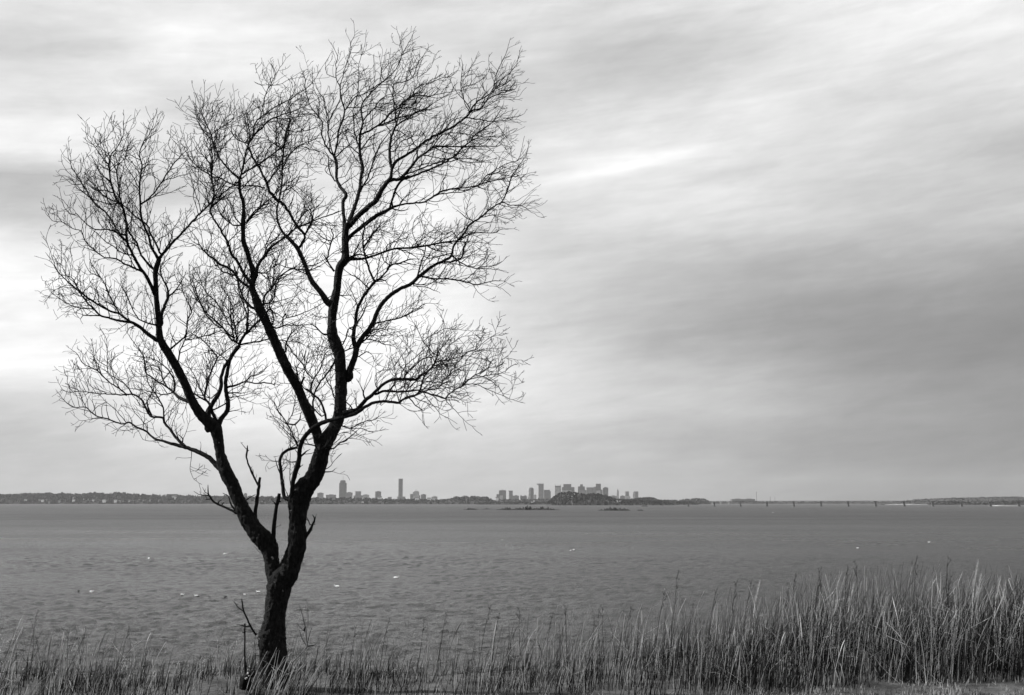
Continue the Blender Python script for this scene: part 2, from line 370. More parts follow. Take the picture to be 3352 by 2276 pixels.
# ------------------------------------------------------------------ the tree, limb by limb (picture measurements give every limb's own place, size and depth)
TILE = {'1':(100,300,2.63),'2':(600,60,2.63),'3':(1100,60,2.63),'4':(100,900,2.63),'5':(600,660,2.63),'6':(1100,660,2.63),
        '7':(600,1200,2.63),'8':(600,1700,2.74),'9':(1200,1000,4.046),'0':(150,1080,4.046)}
TY = 12.0
LIMBS = [
# (limb key, depth slope, lines)
('trunk', 0.0, """
8:832,1540,250 832,1457,232 820,1330,225 812,1250,228 800,1130,232 795,1050,232 808,980,208 825,850,182 846,700,196 862,600,212 872,520,205 880,460,150 882,420,80
8:845,620,120 812,480,140 795,380,128 782,310,138 765,245,158 720,180,165 665,125,155 620,60,142 578,0,138 7:500,1200,116 462,1120,108 420,1010,112 372,920,112 338,830,98 320,760,84 312,700,80 295,600,95 275,520,105
8:885,640,120 915,540,180 940,470,190 972,390,172 992,330,162 1018,250,160 1024,150,164 1020,50,144 7:986,1290,152 990,1200,168 1005,1120,182 1050,1040,165 1100,990,150 1145,900,142 1175,800,136 1195,720,128 1215,670,125"""),
('left', -.25, """
7:275,530,105 210,470,98 140,400,85 90,320,78 50,240,74 20,160,70 4:1260,800,74 1190,680,70 1135,590,66 1110,520,58 1103,400,50 1092,300,48 1083,200,45 1080,100,42 1075,0,42 1:1085,1510,46 1108,1440,40
1:1105,1445,34 1070,1390,24 1040,1340,23 1015,1240,20 975,1150,18 950,1060,18 945,980,17 938,850,14 945,740,12 960,640,10 940,560,8 945,500,7 975,430,6 1020,370,5 1060,280,3
1:1108,1440,30 1180,1350,22 1240,1280,20 1320,1200,18 1400,1110,16 1470,1040,15 1540,970,14 1580,930,12 1640,890,9 1750,800,7 1850,720,5
1:1120,1400,18 1080,1310,18 1030,1220,16 1005,1150,14 880,1060,9 820,1000,9 770,960,8
1:1140,1390,12 1200,1290,6 1210,1230,5 1160,1150,4
1:940,975,12 1040,900,10 1120,790,9 1180,700,8 1250,600,7 1290,560,5 1350,500,4 1362,480,2.5
1:1130,770,6 1230,745,5 1340,710,4 1440,690,2.5
1:1290,560,5 1220,520,4 1190,460,4 1205,380,3 1208,310,2
1:1300,550,4 1270,420,3 1250,360,2
4:1072,170,38 1040,100,32 1000,20,28 1:960,1540,28 920,1480,25 880,1400,23 840,1320,22 825,1230,20 825,1150,20 810,1050,20 780,970,20 740,930,18 712,850,15 690,770,13 678,680,11 680,600,9 695,540,8 740,490,6 795,380,5 800,300,4 805,210,2.5
1:1070,1545,26 990,1460,18 940,1380,16 908,1290,16 850,1220,15 825,1120,14
1:825,1290,16 755,1210,14 700,1110,14 640,1030,14 570,985,14 520,920,11 480,850,9 440,790,8 400,720,6 362,660,5 330,580,4 318,520,2.5
1:500,910,7 430,840,5 330,740,4 275,725,2.5
1:440,795,7 360,800,4 300,750,3 275,730,2
1:430,690,5 450,620,3 490,540,3 515,520,2.5 480,420,2
1:785,970,14 760,850,12 750,760,11 743,690,10 760,600,5 820,430,4 870,300,3 920,200,2.5
1:745,690,9 690,600,7 672,630,6
1:675,630,8 610,560,6 560,480,5 500,420,4 478,350,3 475,290,3 448,243,2
1:560,480,5 650,400,4 740,290,2.5
1:700,870,10 640,850,8 560,850,7 490,800,5
1:770,965,10 690,930,9 600,870,8 520,810,7
1:780,960,10 680,970,8 570,940,6 520,910,5
1:745,695,7 680,680,6 600,630,5 545,575,3
1:690,570,6 640,440,4 640,330,3 633,250,2
1:740,510,6 840,510,5 890,460,3
1:830,1240,14 740,1210,13 660,1185,9 560,1190,9 490,1150,7 430,1090,6 390,1050,5 340,1055,4 290,990,4 262,900,3 250,840,2
1:390,1050,4 360,1000,3 335,1000,2
1:955,640,6 1060,580,4 1130,600,2.5
1:945,740,6 1020,710,5 1080,690,2.5
4:1093,565,42 1010,510,33 940,450,30 870,410,28 760,395,20 670,370,17 600,350,14 540,290,12 480,230,10 420,150,9 370,100,9 300,40,7 1:230,1540,5 190,1440,4 160,1350,3 135,1270,3 155,1190,2
4:605,352,10 520,350,7 450,350,6 430,380,4 380,320,3
4:550,295,8 470,290,7 400,280,6 320,250,5 240,200,5 185,160,3
4:320,250,4 240,205,3 135,200,2
4:860,405,22 800,360,19 760,330,18 700,320,18 620,280,16 540,230,14 470,180,12 420,130,10 380,70,8 350,20,6 1:250,1570,5 200,1500,4 165,1455,3 80,1430,2
4:765,330,12 730,270,9 700,210,8 660,140,7 640,80,6 600,20,6 1:520,1560,5 480,1510,4 462,1460,3
1:960,1550,22 870,1510,15 800,1480,12 740,1440,11 640,1430,8 560,1370,8 500,1320,7 455,1260,6 440,1200,6 360,1180,5 290,1130,5 190,1110,4 140,1030,3 120,970,2
1:850,1410,9 760,1370,7 700,1320,7 640,1290,6 560,1210,5 520,1180,4
1:270,1120,4 240,1080,3 225,1010,2
1:430,1200,4 380,1230,3 300,1240,3 250,1215,2
4:1195,660,18 1230,620,14 1300,560,12 1340,510,10 1350,400,9 1385,310,7 1360,250,6 1310,150,5 1300,60,4
4:1268,745,11 1290,650,9 1330,560,8 1340,520,6
4:1340,565,7 1440,540,6 1560,510,6 1640,480,4
4:1130,430,30 1130,330,28 1160,250,26 1185,190,24 1180,120,16 1150,60,12 1125,0,11 1:1120,1500,10
4:1185,190,14 1260,120,8 1300,60,6 1330,0,4
4:1090,440,16 1000,410,10 930,380,8 880,300,6 820,160,5
4:1360,1090,34 1280,1055,28 1230,1010,19 1180,970,12 1100,920,10 1040,880,9 990,840,8 980,760,7 960,680,6 900,600,5 820,480,3
4:1232,1010,18 1240,920,14 1210,850,9 1150,780,7 1090,740,6 1030,720,5 930,700,4
4:1190,980,10 1140,900,8 1120,830,7 1100,795,6 1030,770,4 990,740,4
4:1240,1010,10 1150,1030,8 1090,1020,6 960,990,5 860,980,4"""),
('lowleft', .35, """
7:320,880,50 280,845,48 240,800,44 190,765,40 150,745,38 60,710,35 0,690,33 4:1200,1450,25 1140,1430,21 1070,1410,18 1020,1370,17 985,1340,15 910,1310,13 850,1270,12 800,1285,10 740,1270,9 660,1240,9 580,1220,8 520,1180,8 470,1140,7 370,1140,5 300,1090,4 240,1020,2.5
4:1330,1480,32 1260,1410,24 1200,1330,22 1150,1270,22 1140,1230,20 1050,1222,18 1020,1200,17 990,1140,15 960,1080,14 890,1030,12 830,1030,10 780,990,9 700,940,8 630,880,8 580,830,8 500,790,6 440,750,5 400,680,4 330,630,2.5
4:830,1040,8 740,1030,8 660,1025,7 560,1020,6 420,1000,5 330,1015,4 265,975,3 240,930,2
4:420,1000,4 325,950,4 320,880,3 298,850,2
4:880,1030,8 830,960,8 800,930,8 740,890,6 670,840,6 660,700,5 655,560,4 610,480,3
4:1150,1240,14 1140,1140,10 1100,1060,9 1060,1000,7 1010,920,6 990,800,5 975,700,4
4:1045,1222,12 1010,1130,10 1003,1085,9
4:830,1280,6 790,1230,5 720,1150,4 660,1100,4 600,1040,3
4:475,1145,6 440,1060,5 410,1000,4 380,880,3 375,780,2
4:500,985,4 470,900,3 430,820,2
4:580,830,6 555,740,5 540,650,3 530,590,2
4:1300,1460,10 1310,1410,10 1290,1390,5"""),
('midleft', .3, """
7:300,500,60 330,445,42 375,390,38 385,310,38 370,230,36 365,130,33 380,50,32 4:1690,860,32 1705,780,30 1722,715,33 1760,655,36 1800,610,34
4:1795,605,26 1820,550,24 1860,500,22 1920,440,20 1990,370,18 2060,300,13 5:790,970,6
4:1800,605,16 1870,590,13 2000,565,11 2050,555,7
4:1790,590,16 1730,560,14 1690,500,12 1660,460,10 1600,440,9 1540,380,9 1490,310,8 1460,240,7 1440,170,5 1400,60,4
4:1775,570,12 1760,470,10 1750,400,9 1740,300,7 1720,200,5
4:1862,500,15 1870,400,13 1850,300,10 1820,220,9 1790,130,8 1780,0,7
4:1530,1330,60 1530,1250,52 1530,1180,48 1560,1120,40 1610,1040,38 1640,960,32 1642,880,30 1668,800,28 1702,730,22
4:1610,1280,36 1590,1240,32 1565,1180,28 1545,1120,24 1500,1060,16 1505,1000,12 1530,900,12 1570,800,11 1605,710,11 1560,650,8 1490,570,8 1430,530,7 1390,510,5
4:1605,712,8 1680,660,6 1760,600,5
4:1520,1090,14 1440,1040,10 1380,1010,8 1320,960,6
4:1695,968,20 1770,950,14 1850,920,11 1930,935,9 2030,930,8 2095,945,6
4:1850,920,7 1900,870,6 1960,860,5 2010,830,3
4:1690,1020,12 1760,1015,8 1810,1022,5
4:1690,1060,9 1800,1045,5 1890,1020,3 1950,980,2
4:1570,1165,10 1640,1130,9 1700,1095,8
4:1700,1175,9 1740,1175,5 1768,1165,3
4:1500,1060,8 1440,930,6 1400,850,5 1340,760,4
4:1690,740,8 1640,700,6 1560,640,5
4:1610,1010,8 1560,1060,7 1480,1040,6 1420,1030,5"""),
('middle', -.2, """
7:1200,690,110 1165,640,88 1150,570,86 1115,485,92 1080,400,90 1040,320,80 1010,240,78 980,170,82 940,100,82 900,30,80 5:840,1320,84 800,1230,84 760,1140,82 722,1060,74 690,985,84 655,920,86 622,830,68 592,740,54 605,660,48 600,590,50 575,520,40 550,430,45 520,350,42 515,260,38 515,180,42 520,80,32 515,0,29 2:490,1500,26 482,1420,25 490,1360,22
2:492,1365,16 520,1260,14 540,1160,14 560,1090,14 590,1030,16 650,970,14 740,880,12 830,840,9 920,810,7 1000,780,6 1080,740,5 1160,690,3
2:482,1375,18 400,1310,14 330,1230,12 280,1140,11 250,1060,9 240,1000,8 180,970,6 140,920,6 120,850,5 110,750,4 105,690,2.5
2:240,1000,6 180,870,6 160,800,4 180,700,3 182,570,2
2:270,985,6 330,930,6 400,900,5 435,840,5 440,740,3 435,630,2
2:270,985,5 275,880,4 310,780,3
2:560,1085,12 575,1000,8 555,900,6 545,800,5 580,730,3
2:595,1020,10 620,900,9 700,830,8 780,770,8 850,730,7 930,690,6 1030,620,5 1090,580,4 1160,480,3 1210,400,2
2:690,830,7 690,720,6 715,640,6 750,580,6 800,480,4 850,400,3 885,345,2
2:755,578,5 830,570,4 920,520,3 1000,470,2
2:750,578,4 700,520,3 680,460,2
2:800,490,3 775,420,2
2:500,1345,14 600,1290,12 680,1240,11 780,1160,10 860,1100,9 900,1000,7 910,900,5
2:550,1080,9 450,1030,7 410,950,6 430,880,4
5:585,710,30 520,620,24 470,530,24 410,440,22 390,370,20 340,280,18 300,210,16 250,130,14 230,70,14 295,0,10 1:1640,900,8
1:1545,1017,12 1575,900,14 1570,800,12 1555,700,10 1550,640,9 1480,540,6 1410,410,3
1:1555,640,7 1610,560,7 1590,470,7 1540,390,6 1480,330,5 1430,240,4 1410,110,3
5:578,745,26 500,690,20 460,640,22 400,580,22 320,540,20 260,490,16 200,450,12 150,390,8 110,310,5 60,250,3
5:460,640,14 330,600,8 280,520,6 200,440,5
5:600,920,26 540,870,16 500,790,14 460,650,12 440,560,9
5:545,875,14 560,960,14 545,1060,13 540,1130,14
5:440,1200,14 420,1080,9 410,960,8 400,850,6 330,740,5
5:440,1180,14 380,1130,12 340,1080,10 270,1020,9 200,960,8 140,860,8 90,760,7 60,680,5 50,560,4
5:420,1100,9 340,960,8 280,860,7 200,790,7 150,680,6 120,600,4
2:700,1460,12 600,1440,10 490,1445,10 400,1420,10 330,1385,10 250,1360,9 180,1320,9 100,1260,8 30,1170,6 0,1100,4
2:250,1400,12 240,1280,11 250,1200,8 240,1120,6 200,1030,4
5:545,185,18 600,120,12 680,40,10 730,20,8
5:545,170,10 600,100,9 660,40,8 670,0,6
5:500,200,14 430,200,9 370,160,9 310,90,8 290,20,6
5:490,190,10 440,130,8 430,60,6 400,0,5
5:690,880,22 700,810,16 760,750,14 800,680,10 850,630,10 940,580,8 1060,590,8 1150,570,6 1230,520,4
5:765,755,10 790,560,9 830,450,5 850,380,3
5:730,880,10 780,820,8 790,740,8 850,640,6 900,600,4
5:750,1090,12 780,1020,10 760,940,10 740,900,10
5:800,1092,12 860,1070,9 980,1065,7 1100,1060,4
5:860,1075,8 855,1000,8 880,970,8 890,1000,8 1020,965,6 1120,920,5 1210,870,4
5:880,1290,18 880,1240,11 910,1160,8 960,1110,5
5:830,1195,7 1000,1215,5 1060,1250,3
5:620,650,40 640,560,30 690,480,25 740,410,22 800,360,20 870,310,17 900,290,12 960,230,10 1040,100,8 1130,50,5
5:690,480,12 730,380,9 800,320,8 838,270,5
5:700,400,9 735,320,7 770,250,4
5:640,610,14 690,620,9 740,600,7 770,520,5"""),
('centre', .25, """
5:1265,880,66 1235,860,58 1190,790,48 1110,690,45 1070,600,38 1030,500,38 980,400,38 950,365,34 920,330,34 860,270,22 820,190,16 805,90,14 815,20,13 2:830,1540,14 850,1400,14 850,1300,13 860,1180,12 870,1080,12 890,980,11 910,900,9 920,840,6 930,760,3
5:985,412,26 1035,340,24 1045,290,22 985,215,24 930,130,24 890,60,22 860,20,22 2:800,1560,28 740,1480,26 710,1400,22 660,1300,20 600,1200,18 562,1110,14
5:1045,290,18 1080,220,16 1110,140,10 1085,60,6 1050,0,4
5:930,250,8 1060,190,11 1150,155,8 1280,110,8 1360,80,5
5:1080,185,7 1100,100,6 1150,50,5 1200,0,4
5:1075,640,8 1000,600,7 880,560,6 800,540,4
2:850,1310,10 900,1200,9 960,1130,8 1030,1080,7 1120,1050,5 1180,990,3
2:860,1150,8 800,1090,7 740,1050,6 700,960,4
2:890,980,7 840,940,6 810,860,5 830,760,3
2:900,960,6 960,980,6 1040,970,6 1120,950,5 1180,920,3
2:1040,970,5 980,920,4 930,850,3
2:800,1250,7 800,1100,7 800,950,6 805,850,4
2:725,1420,12 790,1330,10 830,1290,8
2:780,1520,9 830,1450,7 900,1440,6 960,1480,5 1030,1560,4
2:900,1190,6 1000,1110,5 1100,1130,4 1180,1150,3
2:840,1500,8 960,1440,6 1000,1360,5 1070,1370,4 1070,1260,3
5:1050,560,8 1150,540,6 1230,490,4
5:1300,600,20 1270,560,12 1240,510,10 1215,470,6
5:1240,510,11 1260,400,10 1295,290,9 1275,250,6
5:1240,330,8 1170,290,6 1120,240,4
5:1245,365,7 1200,350,4"""),
('right', .12, """
7:1205,700,130 1232,640,128 1290,540,110 1330,460,102 1350,380,108 1352,280,100 1358,200,102 1360,100,100 5:1352,1420,96 1342,1300,96 1310,1225,104 1285,1150,96 1280,1050,76 1287,950,78 1300,860,80 1322,760,66 1332,650,70 1350,560,72 1392,500,74 1396,400,62 1392,320,58 1398,260,56 1412,190,52
5:1385,330,34 1386,200,32 1380,100,30 1375,0,30 2:1402,1530,32 1385,1490,30 1350,1450,28 1320,1380,26 1320,1260,26 1300,1190,26
2:1300,1195,18 1250,1130,12 1210,1060,11 1190,980,10 1195,890,9 1140,820,8 1090,750,6 1062,650,6 1050,580,6 1040,500,4 1010,430,2.5
2:1160,850,5 1170,700,5 1120,600,4 1110,460,3
2:1300,1180,18 1328,1050,14 1340,960,14 1370,880,14 1392,800,12 1375,740,10 1355,680,10 1350,600,8 1320,520,6 1312,400,5 1330,330,4 1280,230,2.5
2:1312,510,5 1240,480,4 1225,400,3 1270,300,2
2:1290,1170,9 1258,1050,9 1248,950,8 1270,850,8 1310,780,8 1350,700,7
2:1260,900,6 1235,800,6 1210,700,5 1160,620,4 1130,540,3
2:1250,960,5 1220,760,5 1215,660,5 1300,650,4
2:1395,790,10 1480,680,8 1540,660,7 1650,590,7 1750,520,7 1830,440,6 1880,320,5 1870,200,4 1840,100,2.5
2:1880,320,5 1940,210,4 1980,130,3
2:1880,320,4 1990,250,3 2030,245,2
2:1860,250,4 1880,190,3 1960,120,2
2:1350,600,6 1400,400,5 1440,300,4 1450,200,4 1475,150,3 1470,50,2
2:1440,300,4 1550,290,3 1670,230,2
2:1400,770,7 1500,770,6 1640,730,5 1730,740,3
2:1310,1200,10 1380,1130,8 1440,1070,5 1480,1010,4
2:1300,1400,10 1255,1300,8 1250,1200,7 1220,1150,5
5:1425,220,46 1432,170,44 1460,90,34 1490,0,33 2:1520,1460,31 1527,1380,29 1545,1290,30 1527,1210,28 1520,1120,24 1522,1010,22 1545,900,16 1535,820,12 1540,740,10 1600,660,8 1680,580,6 1760,520,4
2:1528,1000,16 1620,960,15 1680,920,14 1740,870,14 1790,810,13 1860,770,12 1900,720,9 1960,670,8 2050,640,6
2:1680,925,9 1780,890,9 1880,850,8 1960,830,8 2040,800,7 3:800,790,4 900,760,2.5
2:1545,890,10 1580,840,9 1640,780,9 1700,700,7 1760,660,5 1830,650,3
2:1520,1110,12 1480,1010,9 1470,900,9 1460,800,6 1490,700,5 1510,560,5 1510,400,4 1550,280,3 1570,170,2
2:1535,1130,9 1590,1050,8 1650,1000,6 1750,960,4
2:1510,1170,9 1440,1100,7 1400,1020,6 1360,960,5
2:1640,780,6 1720,790,5 1800,760,4
2:1700,480,6 1720,400,4 1740,300,2.5
2:1700,540,6 1705,440,4 1690,340,2.5
3:210,1490,14 290,1330,10 340,1180,9 400,1060,7 480,960,5
3:340,1180,7 320,1100,6 330,980,5
3:220,1450,9 290,1400,7 330,1330,5 360,1250,3
5:1432,210,48 1480,150,48 1520,110,48 1600,40,46 1655,-5,46 3:400,1470,42 450,1400,36 475,1370,32
3:470,1380,30 478,1300,26 462,1200,26 465,1080,23 490,980,19 515,930,17 510,830,13 495,720,10 488,630,7 500,540,4 530,440,3
3:480,1295,28 520,1230,27 600,1180,23 680,1130,21 740,1080,21 830,1020,21 920,980,21 1000,940,19 1070,890,18 1130,840,16 1180,790,13 1240,780,9 1280,730,8 1320,690,8 1400,650,7 1470,630,6 1550,600,3
3:1130,845,13 1180,760,12 1220,715,11 1280,680,9 1340,640,8 1380,600,6 1440,520,5 1540,420,4 1580,300,2.5
3:1350,640,7 1370,520,5 1400,430,5 1460,310,4 1495,190,2.5
3:1375,600,5 1350,520,4 1320,440,3 1315,340,2
3:1390,600,6 1470,560,5 1540,500,3 1580,490,2
3:1400,620,5 1500,620,4 1540,560,2.5
3:1150,780,7 1130,740,7 1100,700,7 1075,600,6 1080,510,5 1090,400,4 1075,350,2
3:1080,605,5 1200,560,4 1280,510,3 1310,460,2
3:1085,500,4 1150,440,3 1200,350,2
3:515,930,12 600,870,11 700,800,10 750,790,7 830,740,5 960,660,4
3:525,900,10 560,780,9 630,690,9 720,660,8 800,670,6 950,640,5 1060,620,3
3:640,690,7 700,600,5 790,560,4 900,520,5 1010,490,4 1060,420,2.5
3:715,660,6 720,580,5 700,500,4 740,350,3 790,260,2
3:500,570,5 600,540,6 660,510,5 700,400,4 780,290,2
3:660,510,5 630,450,4 640,380,3
3:560,780,6 650,770,6 730,790,5 800,760,4
3:700,510,4 800,440,3 870,300,2
3:500,1150,7 560,1060,6 640,1030,5 700,940,4
3:370,930,7 480,900,6 600,860,5 700,850,3
3:920,980,8 1000,880,6 1060,860,5
3:1130,860,9 1230,870,8 1340,890,6 1450,880,4 1550,895,2.5
3:1350,890,5 1430,830,4 1500,800,2.5"""),
('rightlow', -.22, """
3:455,1400,34 500,1388,30 540,1390,28 590,1345,27 650,1275,22 700,1210,21 770,1160,18 840,1110,15 950,1105,11 1050,1105,9 1170,1105,8 1290,1102,6 1400,1100,5 1440,1050,2.5
3:560,1390,24 660,1360,19 760,1320,17 860,1280,15 950,1230,14 1030,1180,12 1080,1120,10 1150,1070,8 1200,1000,8 1280,950,7 1350,890,6 1430,770,2.5
3:600,1345,14 640,1330,13 740,1290,11 860,1250,9 1000,1200,9 1080,1210,6 1180,1210,5 1240,1235,5 1360,1210,3
3:1000,1200,6 1100,1235,5 1200,1240,5 1310,1240,3
3:690,1215,12 705,1130,8 660,1060,6 640,980,4
3:740,1175,8 850,1200,6 960,1215,4
3:840,1110,8 920,1150,6 1000,1170,5 1090,1160,4
3:830,1110,8 880,1040,7 950,990,6 1050,1060,5
3:950,990,6 1060,990,6 1200,1010,5 1330,990,3
3:1150,1070,6 1240,1020,5 1400,1020,4 1500,970,2.5
3:1190,1010,6 1250,980,5 1340,980,3
3:1170,1105,5 1230,1130,4 1310,1135,3
3:620,1360,22 560,1400,22 515,1470,20 485,1560,18 5:1770,70,16
5:1400,345,42 1430,310,36 1480,262,33 1560,200,35 1650,130,35 1740,85,32 1790,55,26 6:560,28,15 660,14,13 760,3,12 3:860,1520,13 910,1490,12 1000,1470,11 1110,1460,9 1220,1440,9 1300,1410,8 1400,1390,6 1520,1360,4 1600,1300,2.5
3:870,1520,9 1000,1500,7 1100,1490,7 1230,1435,7 1290,1360,7 1400,1290,6 1470,1250,5 1560,1225,4 1600,1130,3 1612,1060,2
3:1300,1400,6 1370,1330,5 1450,1350,4 1540,1360,4 1690,1330,2.5
3:1560,1225,3 1620,1180,3 1660,1090,2
3:1520,1360,3 1525,1280,3 1510,1160,2
6:480,60,10 560,80,7 610,70,5
6:485,50,14 480,0,9
5:1405,505,66 1440,492,40 1500,495,26 1560,490,21 1660,460,18 1740,430,17 1830,405,16 1940,400,15 2050,385,14 6:650,400,14 780,380,14 880,360,12 980,345,12 1050,335,10 1110,300,9 1200,270,7 1360,270,5 1420,240,4 1520,235,2.5
6:130,475,20 200,455,10 260,462,8 350,440,6
6:140,480,10 180,400,7 220,330,6
6:780,380,9 860,420,8 930,430,6
6:430,425,9 440,370,6 520,340,5 600,310,4 640,270,3 700,190,2
6:520,405,8 600,430,6 680,470,5
6:250,470,15 238,400,13 230,300,12 240,240,9 265,180,8 320,140,5
6:240,400,9 290,320,7 330,250,6 400,200,4 490,130,2.5
6:240,390,7 300,300,6 380,240,5 500,290,4 560,270,3
5:1425,1520,70 1432,1460,62 1455,1400,55 1480,1320,54 1490,1255,52
5:1490,1260,44 1470,1210,36 1465,1140,32 1485,1040,30 1490,960,28 1512,890,26 1550,820,25 1600,750,25 1645,695,24 1700,655,14 1760,590,12 1790,545,11 1870,530,10 1940,500,8 2000,495,5
5:1650,690,22 1610,610,18 1580,520,17 1560,450,13
5:1660,685,8 1675,620,7 1680,550,6 1700,470,5
5:1590,745,9 1540,690,8 1480,650,7 1400,600,4
5:1680,670,8 1740,680,7 1760,710,4
5:1780,550,7 1730,510,6 1720,460,5 1760,400,4
5:1500,895,8 1480,840,6 1440,760,4 1420,690,2.5
5:1480,1070,16 1540,980,10 1570,910,7
5:1430,1090,10 1400,1170,9 1375,1230,9
5:1430,1090,8 1480,1070,7
5:1495,1250,50 1540,1170,42 1600,1100,39 1640,1030,39 1670,950,38 1720,870,37 1790,800,35 1870,750,33 1960,710,32 2020,655,31 2080,605,27 6:785,590,28 850,545,25 930,510,25 990,470,21 1010,390,18 1050,330,20 1100,280,18 1150,200,16 1240,140,14 1310,80,10 1380,30,9 1430,0,8 3:1480,1470,10 1510,1370,8 1560,1290,5 1630,1190,3 1660,1090,2
6:740,650,18 850,665,12 950,665,11 1070,680,10 1200,715,8 1320,690,6 1420,680,4 1490,710,2.5
6:1090,695,6 1180,620,5 1230,570,4 1300,500,3
6:940,522,14 1040,510,12 1090,470,10 1100,400,8 1150,290,5
6:1005,475,11 1080,530,8 1180,570,7 1300,580,5 1400,590,3
6:1220,568,5 1370,550,4 1440,510,2.5
6:700,640,13 730,540,10 760,450,8 770,380,6
6:650,705,9 780,720,6 880,670,4
6:670,730,8 780,740,6 860,770,4
6:1020,340,9 1100,350,7 1200,350,5 1370,370,2.5
6:1040,320,7 1000,260,5 920,280,4 800,180,3 700,40,2
6:1000,440,8 900,470,8 800,490,6
6:1420,0,7 1500,30,6 1600,40,5 1680,90,3 1760,135,2
6:1240,140,6 1370,120,5 1490,150,4 1600,90,2
6:1375,120,4 1385,70,4 1330,60,3
6:1180,170,6 1110,130,6 1050,80,4
6:315,1055,13 430,1030,10 560,1000,8 650,960,6 730,920,5
6:560,1000,6 680,930,5 770,880,4 860,880,2
6:230,1180,14 320,1110,8 400,1090,6 440,1050,4
6:200,1230,16 250,1190,12 310,1150,8 390,1160,6 460,1150,3
6:260,1185,9 340,1200,8 420,1230,5 480,1235,3
6:195,1335,8 265,1295,6 315,1325,3
6:60,1290,9 150,1260,8"""),
('crossing', -.55, """
7:935,1180,60 935,1110,38 940,1020,38 960,930,42 985,850,45 998,790,38 1002,710,38 1030,630,38 1090,555,38 1180,492,38 1280,460,35 1400,430,33 1490,400,34 1560,352,28 1640,312,26 1740,300,23 1850,312,22 1890,285,20 1980,250,15 9:520,1220,24 640,1195,26 700,1140,26 720,1090,22 750,980,18 800,890,16 870,830,10
9:640,1195,20 720,1160,18 800,1125,14 950,1100,12 1000,1010,12 1060,950,11 1180,860,9 1310,790,8 1430,765,6 1540,820,5
9:700,1140,16 780,1150,18 850,1175,20 960,1200,20 1045,1235,22 1090,1180,14 1170,1120,14 1250,1080,16 1330,1000,14 1440,925,12 1530,880,9 1600,820,6 1650,740,3
9:1045,1235,10 1130,1215,9 1220,1240,6 1300,1285,3
9:1470,930,9 1540,940,9 1640,925,8 1745,910,7 1840,870,6 1910,810,3
9:1745,910,6 1750,780,4 1740,640,3
9:1745,880,5 1780,720,4 1850,700,4 1960,560,2.5
9:1850,700,4 1950,715,3 2080,738,2
9:1480,930,8 1580,960,8 1680,1020,6 1770,1100,4 1800,1160,2.5
9:1260,1075,12 1310,1050,9 1400,1038,8 1470,1050,8 1570,1100,7 1730,1170,6 1800,1190,5 1890,1235,5 2010,1275,3
9:1890,1235,4 1940,1100,3 1980,950,2
9:1440,925,8 1480,820,6 1520,740,4
9:660,1000,9 800,1005,9 950,1015,8 1050,1045,6 1150,1080,5 1300,1110,4 1330,1160,4
9:415,1300,10 450,1300,8 490,1305,4
9:430,1270,14 400,1180,8 390,1100,6
9:440,1250,12 470,1150,7 500,1090,4
9:250,1260,13 320,1100,12 380,1020,10
7:920,1150,40 870,1125,32 855,1020,30 840,900,28 832,800,27 868,740,26 930,710,24 985,700,16
7:860,1010,12 830,920,8 800,820,5
7:860,900,6 895,850,3
7:985,690,16 960,620,9 920,540,8 880,470,8 810,370,6 780,290,4 800,260,3
7:880,490,10 960,500,12 1000,460,10 1010,420,6
7:880,490,6 840,460,5 780,430,3
7:985,650,9 920,590,6 870,540,5 830,500,3
7:920,700,7 915,640,5 900,590,4
7:1005,780,16 1035,760,14 1062,728,8
7:975,820,11 930,820,7 885,805,4
7:975,850,8 960,860,6
7:1130,680,9 1080,670,8 1040,662,6
7:810,350,3 880,280,2.5 890,260,2"""),
